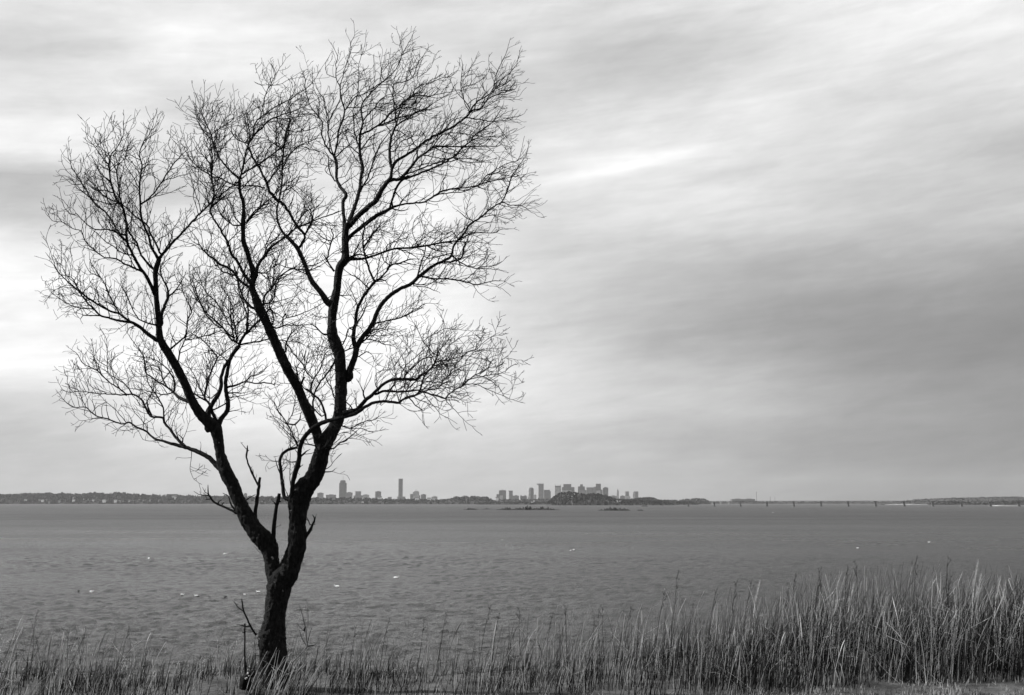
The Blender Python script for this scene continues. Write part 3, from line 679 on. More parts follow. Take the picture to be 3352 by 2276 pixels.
('rightmid', -.4, """
7:1385,410,60 1430,392,48 1490,375,40 1535,330,34 1575,282,32 1620,252,30 1670,200,27 1740,140,25 1820,112,27 1920,110,25 2000,112,22 2050,70,17 9:790,890,22 850,830,20 900,770,18 930,700,14 940,655,14 960,600,9 1030,520,7 1100,430,6 1130,330,4
9:900,800,18 960,780,9 1100,770,7 1200,780,5
9:905,745,12 1000,740,9 1100,720,8 1250,680,7 1340,670,7 1470,700,6 1590,705,5 1700,670,4 1790,630,2.5
9:890,830,8 1000,820,7 1130,800,5
9:940,660,9 880,640,9 830,570,8 790,520,7 740,470,7 700,380,7 660,290,6 620,230,5 580,160,3
9:750,480,7 830,410,8 900,380,7 1040,310,6 1160,320,6 1300,330,4 1500,335,2.5
9:1040,310,5 1020,200,4 985,150,3
9:460,930,10 500,830,9 560,760,9 640,690,9 720,620,8 790,550,7 860,510,6 950,490,5 1080,460,4
9:510,930,14 560,860,11 640,800,11 700,740,12 780,700,12 840,690,9 920,670,8
9:400,960,9 370,870,8 390,780,8 440,700,7 490,630,6 560,560,5 600,520,3
9:140,1100,10 110,1000,7 110,930,6 170,870,5 260,850,4 360,850,3
9:120,1040,6 200,920,6 280,860,5
9:380,940,7 310,880,5 300,760,4 360,700,3
9:1250,680,8 1380,600,9 1470,580,7 1520,520,6 1600,450,6 1700,395,5 1750,390,4 1810,345,2.5
9:1700,395,4 1730,280,3 1760,160,2
9:1380,600,6 1450,600,5 1620,595,3
9:1140,500,6 1200,440,6 1300,410,5 1440,390,5 1520,370,3
9:1040,640,7 1100,540,7 1150,490,6
9:1080,940,8 1075,830,7 1100,720,7 1150,640,5
9:1075,950,8 1130,860,7 1200,770,6 1270,690,6
9:1440,390,4 1500,440,4
9:1000,1000,7 990,850,6 980,700,4
9:540,1110,12 580,1010,10 620,910,9 650,880,5
7:1650,240,24 1720,214,22 1820,216,19 1960,210,17 9:640,1125,22 760,1110,14 850,1090,9 920,1060,6
7:1560,275,14 1545,210,8 1515,145,3
7:1465,385,10 1440,340,9 1400,305,7
7:1490,340,7 1488,280,4
7:1370,510,9 1440,530,8 1500,500,7 1580,470,6 1650,460,5 1700,420,2.5
7:1450,535,5 1540,535,5 1600,560,4 1710,550,2
7:1275,712,11 1350,660,9 1420,620,8 1455,595,4
7:1225,908,9 1280,903,6
7:1235,470,22 1212,380,19 1180,300,18 1130,250,18 1070,205,17 1045,190,8
7:1120,420,15 1118,300,14 1130,230,14 1170,150,14 1230,70,14 1275,10,13 5:1300,1380,9 1310,1330,6
7:1095,220,10 1120,110,10 1180,20,8 5:1215,1320,5 1260,1280,3
7:1115,105,9 1060,40,8 5:1020,1390,8 960,1320,7 900,1240,5
7:1300,270,9 1280,200,6 1240,120,5
7:990,140,16 980,80,13 972,15,8
7:1015,150,20 1035,110,14 1048,90,9
7:1190,430,8 1080,310,6 1090,230,4
5:1235,1145,20 1190,1130,10 1140,1080,9 1110,1060,5
5:1240,1000,5 1140,990,4
5:1225,820,6 1110,790,4 1000,740,4 950,680,2
5:1350,805,8 1400,810,5 1450,800,3
5:1290,1310,7 1220,1340,5 1150,1440,4"""),
('stub', .2, """
7:615,1340,50 618,1290,34 630,1180,30 645,1080,28 655,1000,25 662,955,20
7:642,1020,14 620,980,16 600,935,17 575,880,13 550,810,11 547,760,16 550,720,14 552,680,5
7:602,935,8 600,890,5
7:520,1165,8 570,1130,6 622,1103,4
7:550,730,6 566,722,4"""),
('stub', -.2, """
7:780,1560,55 775,1480,42 778,1400,36 790,1300,33 800,1220,30 818,1150,32 826,1095,26
7:800,1200,12 785,1170,9
7:815,1160,14 840,1165,9
7:785,1395,5 812,1375,3"""),
('stub', -.1, """
8:1060,230,60 1080,180,42 1110,140,30 1140,95,28 1160,50,18 1172,10,11 7:1128,1340,13 1128,1300,7 1112,1275,4
7:1128,1335,9 1140,1293,5
7:1090,1360,7 1070,1310,5 1060,1290,3
8:1150,95,9 1160,100,6
8:1160,45,9 1185,45,5"""),
('stub', .25, """
7:470,1260,34 440,1250,24 400,1230,19 330,1200,17 270,1170,15 235,1130,13 215,1090,9 212,1020,4
7:220,1110,7 130,1100,4 90,1075,3
7:225,1105,5 190,1080,4 165,1040,2
7:445,1235,16 412,1195,13 398,1140,8 385,1110,6 340,1090,4
7:300,1185,8 310,1160,7 330,1150,5
7:330,1195,8 350,1170,5
7:240,1140,8 205,1145,6 190,1150,4
8:655,1040,20 600,950,15 545,830,11 530,760,9 524,712,6
8:545,830,8 490,790,6 455,740,4
8:735,320,5 690,300,4 655,265,3 635,240,2"""),
]

def parse(line):
    out = []; t = None
    for tok in line.split():
        if ':' in tok: t, tok = tok.split(':')
        x, y, w = map(float, tok.split(','))
        ox, oy, s = TILE[t]
        out.append((ox + x / s, oy + y / s, w / s))
    return out
def catmull(pts, step):
    """pts: list of 4-tuples (x,y,w,Y) -> resampled"""
    out = []
    n = len(pts)
    for i in range(n - 1):
        p0 = pts[max(i-1,0)]; p1 = pts[i]; p2 = pts[i+1]; p3 = pts[min(i+2,n-1)]
        d = math.hypot(p2[0]-p1[0], p2[1]-p1[1]); k = max(1, int(d/step))
        for j in range(k):
            t = j / k; t2 = t*t; t3 = t2*t
            out.append(tuple(.5*((2*p1[c]) + (-p0[c]+p2[c])*t + (2*p0[c]-5*p1[c]+4*p2[c]-p3[c])*t2 + (-p0[c]+3*p1[c]-3*p2[c]+p3[c])*t3) for c in range(4)))
    out.append(pts[-1]); return out

WRAD = TY / F / 2.0
allpts = []        # (px,py,w,Y) of everything built so far, to attach new branches
tree = empty('bare_tree', P(895, 2236, TY)); tag(tree, 'tall leafless tree with forked black trunk standing alone above the water', 'tree')
TWIGS_L = []

def grow(mb, p, d, length, r, level, bend, px_seed):
    """one twig and its side twigs"""
    seg = .035 if level < 2 else .03
    n = max(3, int(length / seg)); pts = [p.copy()]; rad = [r]
    cur = p.copy(); dr = d.normalized()
    for i in range(n):
        j = Vector((R.gauss(0,1), R.gauss(0,1), R.gauss(0,1))) * (.17 if level < 2 else .15)
        dr = (dr + bend * (.06 if level < 3 else .035) + j).normalized()
        cur = cur + dr * (length / n)
        pts.append(cur.copy()); rad.append(max(.0021, r * (1 - .72*(i+1)/n)))
        if level < 3 and i >= 1 and R.random() < (.46 if level == 1 else .24):
            side = Vector((R.gauss(0,1), R.gauss(0,.7), R.gauss(0,1)))
            side = (side - dr * side.dot(dr)).normalized()
            nd = (dr * .7 + side * R.uniform(.6, 1.3) + bend * .2).normalized()
            grow(mb, cur, nd, length * (1 - .5*i/n) * R.uniform(.3, .62), max(.0018, rad[-1]*.8), level+1, bend, px_seed)
    mb.tube(pts, rad, n=4 if level < 2 else 3, cap=False)

def bend_at(px, py):
    t = max(0, min(1, (px - 350) / 1150.0))
    bx = -.2 + 1.35 * t
    if py > 1000 and px > 1200: bx = .7
    return Vector((bx, 0, .95)).normalized()

TD = 1.5      # twig density
for key, slope, text in LIMBS:
    lines = [l for l in text.strip().split('\n')]
    limb = None; twigs = MB(); small = MB(); base_tr = MB()
    for li, line in enumerate(lines):
        raw = parse(line)
        # depth: start from what it grows out of
        x0, y0 = raw[0][:2]
        Y0 = TY
        if allpts:
            b = min(allpts, key=lambda q: (q[0]-x0)**2 + (q[1]-y0)**2 - q[2]*3)
            Y0 = b[3]
            dd = math.hypot(b[0]-x0, b[1]-y0)
            if key != 'trunk' and 4 < dd < 34 and b[2] > raw[0][2]*.8:
                raw = [(b[0], b[1], raw[0][2])] + raw
        if key == 'trunk': sl_ = (0, .10, -.06)[li]
        elif li == 0: sl_ = slope
        else: sl_ = R.uniform(-.55, .55)
        tot = 0; pts = []
        for i, q in enumerate(raw):
            if i: tot += math.hypot(q[0]-raw[i-1][0], q[1]-raw[i-1][1])
            pts.append((q[0], q[1], q[2], Y0 + sl_ * tot * TY / F))
        wmax = max(q[2] for q in raw)
        rs = catmull(pts, 4 if wmax > 25 else (6 if wmax > 10 else 9))
        # small kinks of thin wood
        P3 = []; RD = []
        for i, q in enumerate(rs):
            jx = .0; 
            k = 1.8 if wmax < 12 else .9
            if wmax < 25 and 0 < i < len(rs)-1:
                jx = k * noise.noise(Vector((q[0]*.09, q[1]*.09, li*3.1)))
                jy = k * noise.noise(Vector((q[0]*.09+50, q[1]*.09, li*3.1)))
            else: jy = 0
            P3.append(P(q[0]+jx*1.6, q[1]+jy*1.6, q[3])); RD.append(max(.0020, q[2] * (1.0 + .38 * max(0, min(1, (7 - q[2]) / 4))) * q[3] / F / 2))
        allpts.extend(rs)
        big = raw[0][2] > 4.6 or li == 0
        target = None
        if key == 'trunk':
            base_tr.tube(P3, RD, n=56, rough=.07, seed=li*7.0)
        elif li == 0:
            m0 = MB(); m0.tube(P3, RD, n=20 if wmax > 20 else 10, rough=.06, seed=li+3)
            limb = m0.build('limb', M['bark'], tree, smooth=True)
        elif big:
            m0 = MB(); m0.tube(P3, RD, n=10 if wmax > 7 else 7, rough=.08, seed=li+3)
            m0.build('branch', M['bark'], limb, smooth=True)
        else:
            twigs.tube(P3, RD, n=5, cap=False)
        if key in ('trunk',): continue
        # bark stubs and twigs along it
        acc = 0; nxt = R.uniform(6, 14)
        dens = 1.0
        if key == 'stub': dens = .25
        for i in range(1, len(rs)):
            q = rs[i]; a = rs[i-1]; acc += math.hypot(q[0]-a[0], q[1]-a[1])
            if acc < nxt: continue
            w = q[2]; acc = 0
            if w < 3.6 and math.hypot(q[0]-rs[-1][0], q[1]-rs[-1][1]) < 24 and q[1] < 900: continue
            base = 15 if w < 3.5 else (18 if w < 6 else (30 if w < 12 else 70))
            nxt = R.uniform(.45, 1.5) * base / dens / TD
            if 560 < q[0] < 960 and 380 < q[1] < 1080: nxt *= .62
            if 1380 < q[0] < 1700 and 1050 < q[1] < 1320: nxt *= .75
            if q[1] > 1330 and key != 'stub' and not (key == 'lowleft'): nxt *= 2.0
            p = P3[i]; t = (P3[i] - P3[i-1]).normalized()
            side = Vector((R.gauss(0,1), R.gauss(0,.75), R.gauss(.3,1)))
            side = (side - t*side.dot(t)).normalized()
            bnd = bend_at(q[0], q[1])
            d = (t * R.uniform(.3, 1.0) + side * .9 + bnd * .25).normalized()
            big_w = min(1.0, w / 6.0)
            if w > 14 and R.random() < .6:
                ln = R.uniform(.03, .12)
                if key == 'stub': ln *= .6
            else:
                ln = R.uniform(.12, .42) * (0.8 + .5 * big_w)
                if w < 2: ln *= .45
                if key == 'stub': ln *= .25
            grow(twigs, p, d, ln, min(RD[i]*.7, R.uniform(.0034, .0062)), 1 if w > 1.6 else 2, bnd, 0)
        # the fine spray at the tip
        if key != 'stub' and raw[-1][2] < 3.2:
            for _ in range(2):
                t = (P3[-1]-P3[-2]).normalized()
                d = (t + Vector((R.gauss(0,.3), R.gauss(0,.3), R.gauss(0,.3)))).normalized()
                grow(twigs, P3[-1], d, R.uniform(.03, .09), RD[-1]*.9, 3, bend_at(*rs[-1][:2]), 0)
    if key == 'trunk':
        # knots and burls
        base_tr.build('trunk', M['bark'], tree, smooth=True)
    elif twigs.v:
        o = twigs.build('twigs', M['twig'], limb); o['kind'] = 'stuff'
print('tree points', len(allpts))
def interp(x, tab):
    if x <= tab[0][0]: return tab[0][1]
    for (a, va), (b, vb) in zip(tab[:-1], tab[1:]):
        if a <= x <= b: return va + (vb-va)*(x-a)/(b-a)
    return tab[-1][1]
# ------------------------------------------------------------------ far shore
def Z(py, Y): return P(CX, py, Y).z            # height of a picture row at distance Y
def X(px, Y): return P(px, 1646, Y).x
RIDGES = []
def ridge(name, m, prof, Y, depth, lump, kind, base_py=None, seed=0.0, step=None, label=None, cat=None, tree_h=9.0, trees=0):
    """land or woods: a long body with an uneven top; prof = [(px, py_top)...]"""
    mb = MB(); step = step or Y / F * 1.3; RIDGES.append((prof, Y, depth))
    x0, x1 = X(prof[0][0], Y), X(prof[-1][0], Y); n = int((x1-x0)/step); vs = []
    rows = [(-.5, 0.0), (-.42, .45), (-.30, .72), (-.12, .92), (0, 1.0), (.2, .96), (.5, 0.0)]
    px_ = [(X(a, Y), Z(b, Y)) for a, b in prof]
    for i in range(n + 1):
        x = x0 + (x1-x0)*i/n
        for k in range(len(px_)-1):
            if px_[k][0] <= x <= px_[k+1][0]:
                t = (x-px_[k][0])/max(1e-6, px_[k+1][0]-px_[k][0]); h = px_[k][1]*(1-t)+px_[k+1][1]*t; break
        for j, (dy, fh) in enumerate(rows):
            nn = noise.noise(Vector((x*.035/lump*10, dy*9+seed, seed))) + .6*noise.noise(Vector((x*.10/lump*10, dy*20+seed, 3)))
            e = max(.0, min(1, min(i, n-i)/6.0))
            nn2 = max(0, noise.noise(Vector((x*.09/lump*5, j*7.3+seed, 8.0))))
            z = h*fh + ((nn*.7+nn2*1.1)*tree_h*.8*e if fh > 0 else -1.5)
            vs.append((x, Y + (dy+.5)*depth + nn*depth*.04, max(-1.5, z)))
    m_ = len(rows)
    fs = [(i*m_+j, (i+1)*m_+j, (i+1)*m_+j+1, i*m_+j+1) for i in range(n) for j in range(m_-1)]
    mb.add(vs, fs)
    if trees:
        cnt = int((x1-x0)/(Y/F)*trees)
        for _ in range(cnt):
            i = R.randrange(2, n-2); j = R.choice((0,1,1,2,2,3,3,4)); a = vs[i*m_+j]; b_ = vs[i*m_+j+1]; t = R.random()
            c = [a[k]*(1-t)+b_[k]*t for k in range(3)]
            if c[2] < .3: continue
            rr_ = tree_h*R.uniform(.22,.55); hh = tree_h*R.uniform(.5,1.25); vv = []; cone = R.random() < .12
            for ring, (f, q) in enumerate(((.0,.55),(.45,1.0),(.8,.62 if not cone else .35),(1.0,.0))):
                for k in range(6):
                    an = k*1.047+ring*.5; w_ = rr_*q*R.uniform(.7,1.25)*(.6 if cone else 1)
                    vv.append((c[0]+w_*math.cos(an), c[1]+w_*math.sin(an), c[2]-.8+hh*f*R.uniform(.92,1.05)))
            mb.add(vv, [(q*6+k, q*6+(k+1)%6, q*6+6+(k+1)%6, q*6+6+k) for q in range(3) for k in range(6)], R.choice((1,1,2)))
    o = mb.build(name, [m, M['tree_dark'], M['tree_mid']])
    return tag(o, label, cat, kind=kind)
ridge('hills', M['hill'], [(1798,1653),(1812,1635),(1830,1622),(1850,1615.5),(1875,1611.5),(1890,1613),(1905,1618),(1930,1621),(1960,1619),(1985,1622),(2003,1626),(2018,1633),(2040,1639),(2060,1641),(2090,1641),(2150,1643),(2190,1646),(2215,1651)], 4150, 420, 5, 'structure', seed=2, tree_h=6.5, trees=5)
ridge('hills', M['hill'], [(2068,1646),(2090,1636),(2110,1632),(2140,1631),(2158,1633),(2167,1639),(2200,1642),(2250,1645),(2290,1647)], 5200, 400, 5, 'structure', seed=5, tree_h=7, trees=3)
ridge('hills', M['hill'], [(3030,1650),(3070,1643),(3110,1638),(3150,1634),(3200,1632),(3260,1630),(3352,1628),(3500,1626),(3640,1640)], 5600, 900, 6, 'structure', seed=8, tree_h=5, trees=2)
ridge('far_shore_woods', M['wood_far'], [(-330,1634),(-100,1627),(0,1622),(60,1621),(130,1622),(170,1620),(200,1625),(240,1620),(300,1622),(335,1618),(400,1624),(460,1627),(520,1629),(600,1628),(700,1630),(820,1632),(950,1634)],
      8300, 600, 9, 'stuff', seed=1, label='dark mass of bare woods along the far left shore, houses among it', cat='woods', tree_h=17, trees=2.6)
ridge('far_shore_woods', M['wood_far'], [(780,1634),(900,1633),(1010,1634),(1060,1636),(1100,1634),(1180,1635),(1260,1639),(1330,1638),(1450,1640),(1475,1634),(1500,1631),(1530,1630),(1560,1628),(1590,1632),(1612,1640),(1625,1648)],
      6800, 500, 9, 'stuff', seed=4, label='grey belt of bare woods below the tall buildings, left of the rock ledges', cat='woods', tree_h=11, trees=2.2)
ridge('far_shore_woods', M['wood_far'], [(1560,1649),(1620,1648),(1700,1647),(1800,1646),(1900,1645),(2000,1645),(2120,1648),(2200,1651)],
      5600, 300, 9, 'stuff', seed=6, label='low dark strip of scrub at the water right of the wood belt', cat='woods', tree_h=7, trees=2)
ridge('far_shore_woods', M['wood_far'], [(1600,1640),(1700,1637),(1800,1636),(2000,1636),(2100,1638),(2240,1640),(2247,1637),(2290,1634),(2320,1637),(2332,1648)],
      7600, 300, 9, 'stuff', seed=9, label='distant hazy woods at the foot of the downtown towers', cat='woods', tree_h=9, trees=1.6)
ridge('far_shore_woods', M['wood_far'], [(2300,1645),(2500,1644),(2700,1644),(2900,1643.5),(3100,1643),(3352,1641),(3640,1640)],
      9500, 300, 9, 'stuff', seed=11, label='thin far shoreline seen under the long bridge', cat='woods', tree_h=7, trees=1.2)
ridge('far_shore_woods', M['wood_far'], [(3080,1652),(3110,1646),(3140,1643),(3190,1648),(3250,1650),(3300,1646),(3352,1642),(3640,1640)],
      4900, 200, 9, 'stuff', seed=13, label='dark scrub below the right-hand end of the bridge', cat='woods', tree_h=7, trees=1.2)
ridge('beach', M['sand'], [(3255,1657.5),(3275,1654.5),(3300,1655.5),(3352,1656.5),(3450,1656),(3600,1658)], 3350, 60, 5, 'structure', seed=3, tree_h=.3)
ridge('beach', M['sand_grey'], [(2900,1652),(2950,1650),(3000,1651),(3060,1652.5)], 5050, 60, 5, 'structure', seed=4, tree_h=.3)
ridge('ground', M['soil'], [(-2500,1644.5),(0,1644),(1700,1643.5),(3400,1644),(5500,1644)], 15000, 3000, 9, 'structure', seed=17, tree_h=1, step=60)

SKY = 'distant city buildings on the skyline'
def bld(name, x0, x1, top, label, m='f_mid', Y=13000, cat='building', extra=None, shape=None, depth=None, g=SKY):
    xa, xb = X(x0, Y), X(x1, Y); zt = Z(top, Y); d = depth or (xb-xa)*.8
    root = empty(name, ((xa+xb)/2, Y, 0)); tag(root, label, cat, g)
    mb = MB()
    if shape == 'round':
        c = ((xa+xb)/2, Y+d/2); r = (xb-xa)/2
        mb.prism([(c[0]+r*math.cos(t*math.pi/10), c[1]+r*math.sin(t*math.pi/10)) for t in range(20)], 0, zt)
    elif shape == 'chamfer':
        w = xb-xa; mb.prism([(xa+w*.15,Y),(xb-w*.15,Y),(xb,Y+d*.25),(xb,Y+d*.75),(xb-w*.15,Y+d),(xa+w*.15,Y+d),(xa,Y+d*.75),(xa,Y+d*.25)], 0, zt)
    else:
        mb.box(xa, xb, Y, Y+d, 0, zt)
    mb.build('tower_body' if zt > 60 else 'wall', M[m], root)
    for ex in (extra or []):
        e = MB(); kind = ex[0]
        if kind == 'box':
            _, pn, a, b, t0, t1, mm = ex
            e.box(X(a,Y), X(b,Y), Y-3, Y+d*.6, Z(t0,Y), Z(t1,Y)); e.build(pn, M[mm], root)
        elif kind == 'mast':
            _, a, t0, t1 = ex; c = Vector((X(a,Y), Y+d*.4, Z(t0,Y)))
            e.tube([c, Vector((c.x, c.y, Z(t1,Y)))], [2.6, 1.0], n=6); e.build('mast', M['steel'], root)
        elif kind == 'cone':
            _, pn, a, b, t0, t1, mm, topf = ex; r = (X(b,Y)-X(a,Y))/2; c = ((X(a,Y)+X(b,Y))/2, Y+d/2)
            e.prism([(c[0]+r*math.cos(t*math.pi/6+.26), c[1]+r*math.sin(t*math.pi/6+.26)) for t in range(12)], Z(t0,Y), Z(t1,Y), topf); e.build(pn, M[mm], root)
        elif kind == 'dome':
            _, pn, a, b, t0, t1, mm = ex; r = (X(b,Y)-X(a,Y))/2; c = ((X(a,Y)+X(b,Y))/2, Y+d/2); hh = Z(t1,Y)-Z(t0,Y); pr = 1
            for k in range(5):
                f0, f1 = math.cos(k*math.pi/10.5), math.cos((k+1)*math.pi/10.5)
                e.prism([(c[0]+r*f0*math.cos(t*math.pi/8), c[1]+r*f0*math.sin(t*math.pi/8)) for t in range(16)], Z(t0,Y)+hh*math.sin(k*math.pi/10), Z(t0,Y)+hh*math.sin((k+1)*math.pi/10), f1/f0)
            e.build(pn, M[mm], root)
    # low plant room on the flat roofs
    if not extra and zt > 40:
        e = MB(); w = xb-xa; e.box(xa+w*.3, xb-w*.25, Y+d*.3, Y+d*.7, zt-.5, zt+4.5); e.build('plant_room', M['roof'], root)
    return root
bld('office_tower', 1037.9,1056.5,1614,'slender square block just right of the big tree trunk, leftmost of the skyline slabs')
bld('office_building', 1066.3,1096.7,1620,'wide low flat-roofed block between the leftmost slab and the tall crowned tower','f_mid')
bld('skyscraper', 1109.3,1131.7,1581,'tall square tower with stepped crown and thin roof mast, left part of skyline','f_dark', extra=[('box','crown',1112.7,1129,1582,1573.6,'f_dark'),('box','crown',1115,1127,1574,1572.6,'roof'),('mast',1120.8,1573,1557)], cat='skyscraper')
bld('office_building', 1132,1151.5,1612.3,'flat block touching the right side of the tall crowned tower','f_mid')
bld('office_tower', 1162.6,1180,1608.5,'stepped block with lower shoulders, second right of the crowned tower','f_mid', extra=[('box','shoulder',1157,1162.4,1650,1622.6,'f_mid'),('box','shoulder',1180.2,1186.4,1650,1622,'f_mid')])
bld('apartment_building', 1186.9,1206.5,1620,'low pale block beside the stepped block','f_light')
bld('office_tower', 1226.8,1246,1609.4,'dark isolated drum-like block between the stepped block and the slim glass tower','f_dark', shape='chamfer')
bld('skyscraper', 1303.8,1317,1567.2,'very slim tall glass slab, tallest building on the whole skyline','f_mid', cat='skyscraper', extra=[('box','podium',1300,1326,1650,1626,'f_mid'),('box','notch_shade',1309.5,1311.5,1640,1567,'roof')])  # dark strip on the front: shade of a recess put in as colour
bld('office_tower', 1351,1371,1611,'domed tower with thin spire, right of the slim glass slab','f_light', extra=[('dome','dome',1351.5,1370.5,1611,1606,'f_light'),('mast',1360.6,1607,1601),('box','wing',1342.5,1350.8,1650,1617.5,'f_mid'),('box','wing',1371.2,1375,1650,1622,'f_mid')])
bld('office_building', 1377.8,1394,1619,'small dark flat block right of the domed tower','f_dark')
bld('hospital_building', 1412,1431,1627,'low round-topped block alone, midway between the two building clusters','f_mid', extra=[('dome','dome',1413,1430,1627.2,1623.8,'f_mid')])
bld('office_building', 1484,1503,1626,'long low block behind the wood belt, left of the pale square block','f_mid')
bld('apartment_building', 1512.6,1527,1623.8,'pale square block rising above the middle of the wood belt','f_light')
bld('gas_tank', 1556,1579,1630,'wide dome-topped tank at the right end of the wood belt','f_dark', shape='round', cat='tank', extra=[('dome','dome',1557,1578,1630.2,1626,'f_dark')])
bld('office_building', 1625,1633,1618.7,'narrow low annex left of the pointed dark tower','f_dark')
bld('office_tower', 1633.3,1656.5,1606,'broad dark tower with a low pointed roof, left end of downtown','f_dark', extra=[('cone','roof',1632,1658,1606,1603,'roof',.1),('box','podium',1636,1646,1650,1622,'f_light')])
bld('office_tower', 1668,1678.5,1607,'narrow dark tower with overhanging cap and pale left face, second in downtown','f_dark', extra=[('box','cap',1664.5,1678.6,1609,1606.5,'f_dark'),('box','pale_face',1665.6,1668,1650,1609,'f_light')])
bld('office_building', 1678.7,1698.7,1623,'low dark slab joined to the right of the capped tower','f_dark')
bld('office_building', 1703,1725,1624,'low dark block with two raised roof corners, left of the rounded tower','f_dark', extra=[('box','roof_corner',1704,1708,1624.5,1621.5,'f_dark'),('box','roof_corner',1716,1723,1624.5,1622,'f_dark')])
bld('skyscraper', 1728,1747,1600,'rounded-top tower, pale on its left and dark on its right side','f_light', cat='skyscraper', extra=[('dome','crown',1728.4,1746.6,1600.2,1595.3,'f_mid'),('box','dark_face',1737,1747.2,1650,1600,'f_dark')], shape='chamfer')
bld('office_building', 1748,1756,1620.7,'tiny pale block squeezed between the rounded tower and the overhanging tower','f_light')
bld('skyscraper', 1763,1779.8,1584.5,'tall pale tower with a wider overhanging top, middle of downtown','f_mid', cat='skyscraper', extra=[('box','overhang',1757.5,1780,1587.5,1583.6,'f_mid'),('mast',1766.5,1584,1580.5)])
bld('office_tower', 1781,1800,1604,'dark stepped tower immediately right of the overhanging pale tower','f_dark', extra=[('box','step',1800.2,1803,1650,1608.5,'f_dark')])
bld('skyscraper', 1816.6,1836.9,1590,'light tower with spiked roof corners, left above the scrubby hill','f_light', cat='skyscraper', extra=[('box','roof_spike',1816.8,1818,1590.5,1585,'f_light'),('box','roof_spike',1835.5,1836.8,1590.5,1585,'f_light'),('box','top_band',1817.5,1835.5,1595,1592,'f_dark')])
bld('skyscraper', 1845,1870.4,1585,'wide dark flat-topped tower with lower wings above the hill crest','f_dark', cat='skyscraper', extra=[('box','wing',1840,1844.8,1650,1595,'f_mid'),('box','wing',1870.6,1880.8,1650,1595,'f_dark')])
bld('office_building', 1839,1871,1605.5,'low light-coloured block in front of the wide dark tower','f_light', Y=12600)
bld('skyscraper', 1893,1915,1592.7,'dark tower with a narrower square top stage, centre of the hill crest','f_dark', cat='skyscraper', extra=[('box','top_stage',1899.8,1908.4,1593,1585.8,'f_dark')])
bld('office_building', 1898.5,1919.6,1604.7,'pale block in front of the square-topped dark tower','f_mid', Y=12600)
bld('office_tower', 1921,1944,1595.8,'broad grey slab between the square-topped tower and the tallest right tower','f_mid', extra=[('box','roof_step',1944.2,1951,1650,1593.5,'f_mid')])
bld('skyscraper', 1951.5,1967.5,1583.7,'tallest tower at the right of the hill crest, flat-topped','f_dark', cat='skyscraper', extra=[('box','shoulder',1967.7,1973,1650,1603,'f_mid'),('box','front_block',1952,1966,1650,1606,'f_light')])
bld('office_tower', 1974.7,1992,1597.5,'chamfered dark tower, last tall one before the gap to the spire','f_dark', shape='chamfer', extra=[('cone','roof',1976,1991,1597.5,1594.8,'f_dark',.6)])
bld('office_building', 1997,2019,1623.7,'low slab on the hill\'s right shoulder, left of the spire','f_mid')
bld('clock_tower', 2019.8,2026,1609,'slender clock tower with a tall pointed spire, alone right of the hill','f_light', cat='tower', extra=[('cone','spire',2019.8,2026,1609,1599,'f_dark',.05)])
bld('office_building', 2030.6,2046,1623.7,'low grey slab between the spire and the twin apartment towers','f_mid')
bld('apartment_tower', 2047,2060,1609,'left one of the twin slim apartment towers right of the spire','f_mid', shape='chamfer', extra=[('box','podium',2046.5,2063.5,1650,1624.5,'f_light')])
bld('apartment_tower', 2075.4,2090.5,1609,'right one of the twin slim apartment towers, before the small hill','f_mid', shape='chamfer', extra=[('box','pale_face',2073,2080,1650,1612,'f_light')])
bld('apartment_tower', 796.6,807,1616,'small far tower seen in the fork between the trunk and the broken branch','f_mid', shape='chamfer', Y=11000)
bld('office_building', 848,878,1629,'low dark building on the shore seen through the fork of the tree','f_dark', Y=8700)
bld('water_tank', 542,580,1620,'wide flat-topped tank on the left shore, highest thing there','f_dark', Y=8700, cat='tank', shape='chamfer', extra=[('box','rim',545,577,1620.3,1618,'f_dark')])
bld('pier_shed', 2397,2435,1634,'long low terminal roof left of the tall chimney, above the bridge','f_dark', Y=13000, cat='shed')
bld('pier_shed', 2436,2472,1634,'second long low terminal roof, right beside the tall chimney','f_dark', Y=13000, cat='shed')
def stack(x, top, label, w=5, name='chimney', m='concrete'):
    Y = 12500; b = P(x, 1646, Y); r = empty(name, (b.x, Y, 0)); tag(r, label, 'chimney' if name == 'chimney' else 'mast', 'masts behind the bridge')
    e = MB(); e.tube([Vector((b.x,Y,0)), Vector((b.x,Y,Z(top,Y)))], [w, w*.5], n=10); e.build('shaft', M[m], r)
    e = MB(); e.tube([Vector((b.x,Y,Z(top,Y)-6)), Vector((b.x,Y,Z(top,Y)+1))], [w*.75, w*.75], n=10); e.build('cap', M['roof'], r)
stack(2477,1611,'tall thin chimney above the middle of the long bridge', 4)
stack(2522,1627,'pale short mast right of the tall thin chimney', 4)
stack(2537,1629,'dark short mast, rightmost of the three above the bridge', 3, m='steel')
for x, l in ((2332,'leftmost white storage tank under the bridge deck'),(2359.5,'middle white storage tank under the bridge deck'),(2387,'rightmost white storage tank under the bridge deck')):
    Y = 7300; b = X(x, Y); r = empty('storage_tank', (b, Y, 0)); tag(r, l, 'tank', 'white tanks beyond the bridge'); q = 3.2*Y/F/1.3
    zb = Z(1646.5, Y); e = MB(); e.prism([(b+q*math.cos(t*.524), Y+q*math.sin(t*.524)) for t in range(12)], 0, Z(1642.6,Y)); e.build('tank_wall', M['f_light'], r)
    e = MB(); e.prism([(b+q*math.cos(t*.524), Y+q*math.sin(t*.524)) for t in range(12)], Z(1642.6,Y), Z(1642,Y), .2); e.build('tank_roof', M['roof'], r)
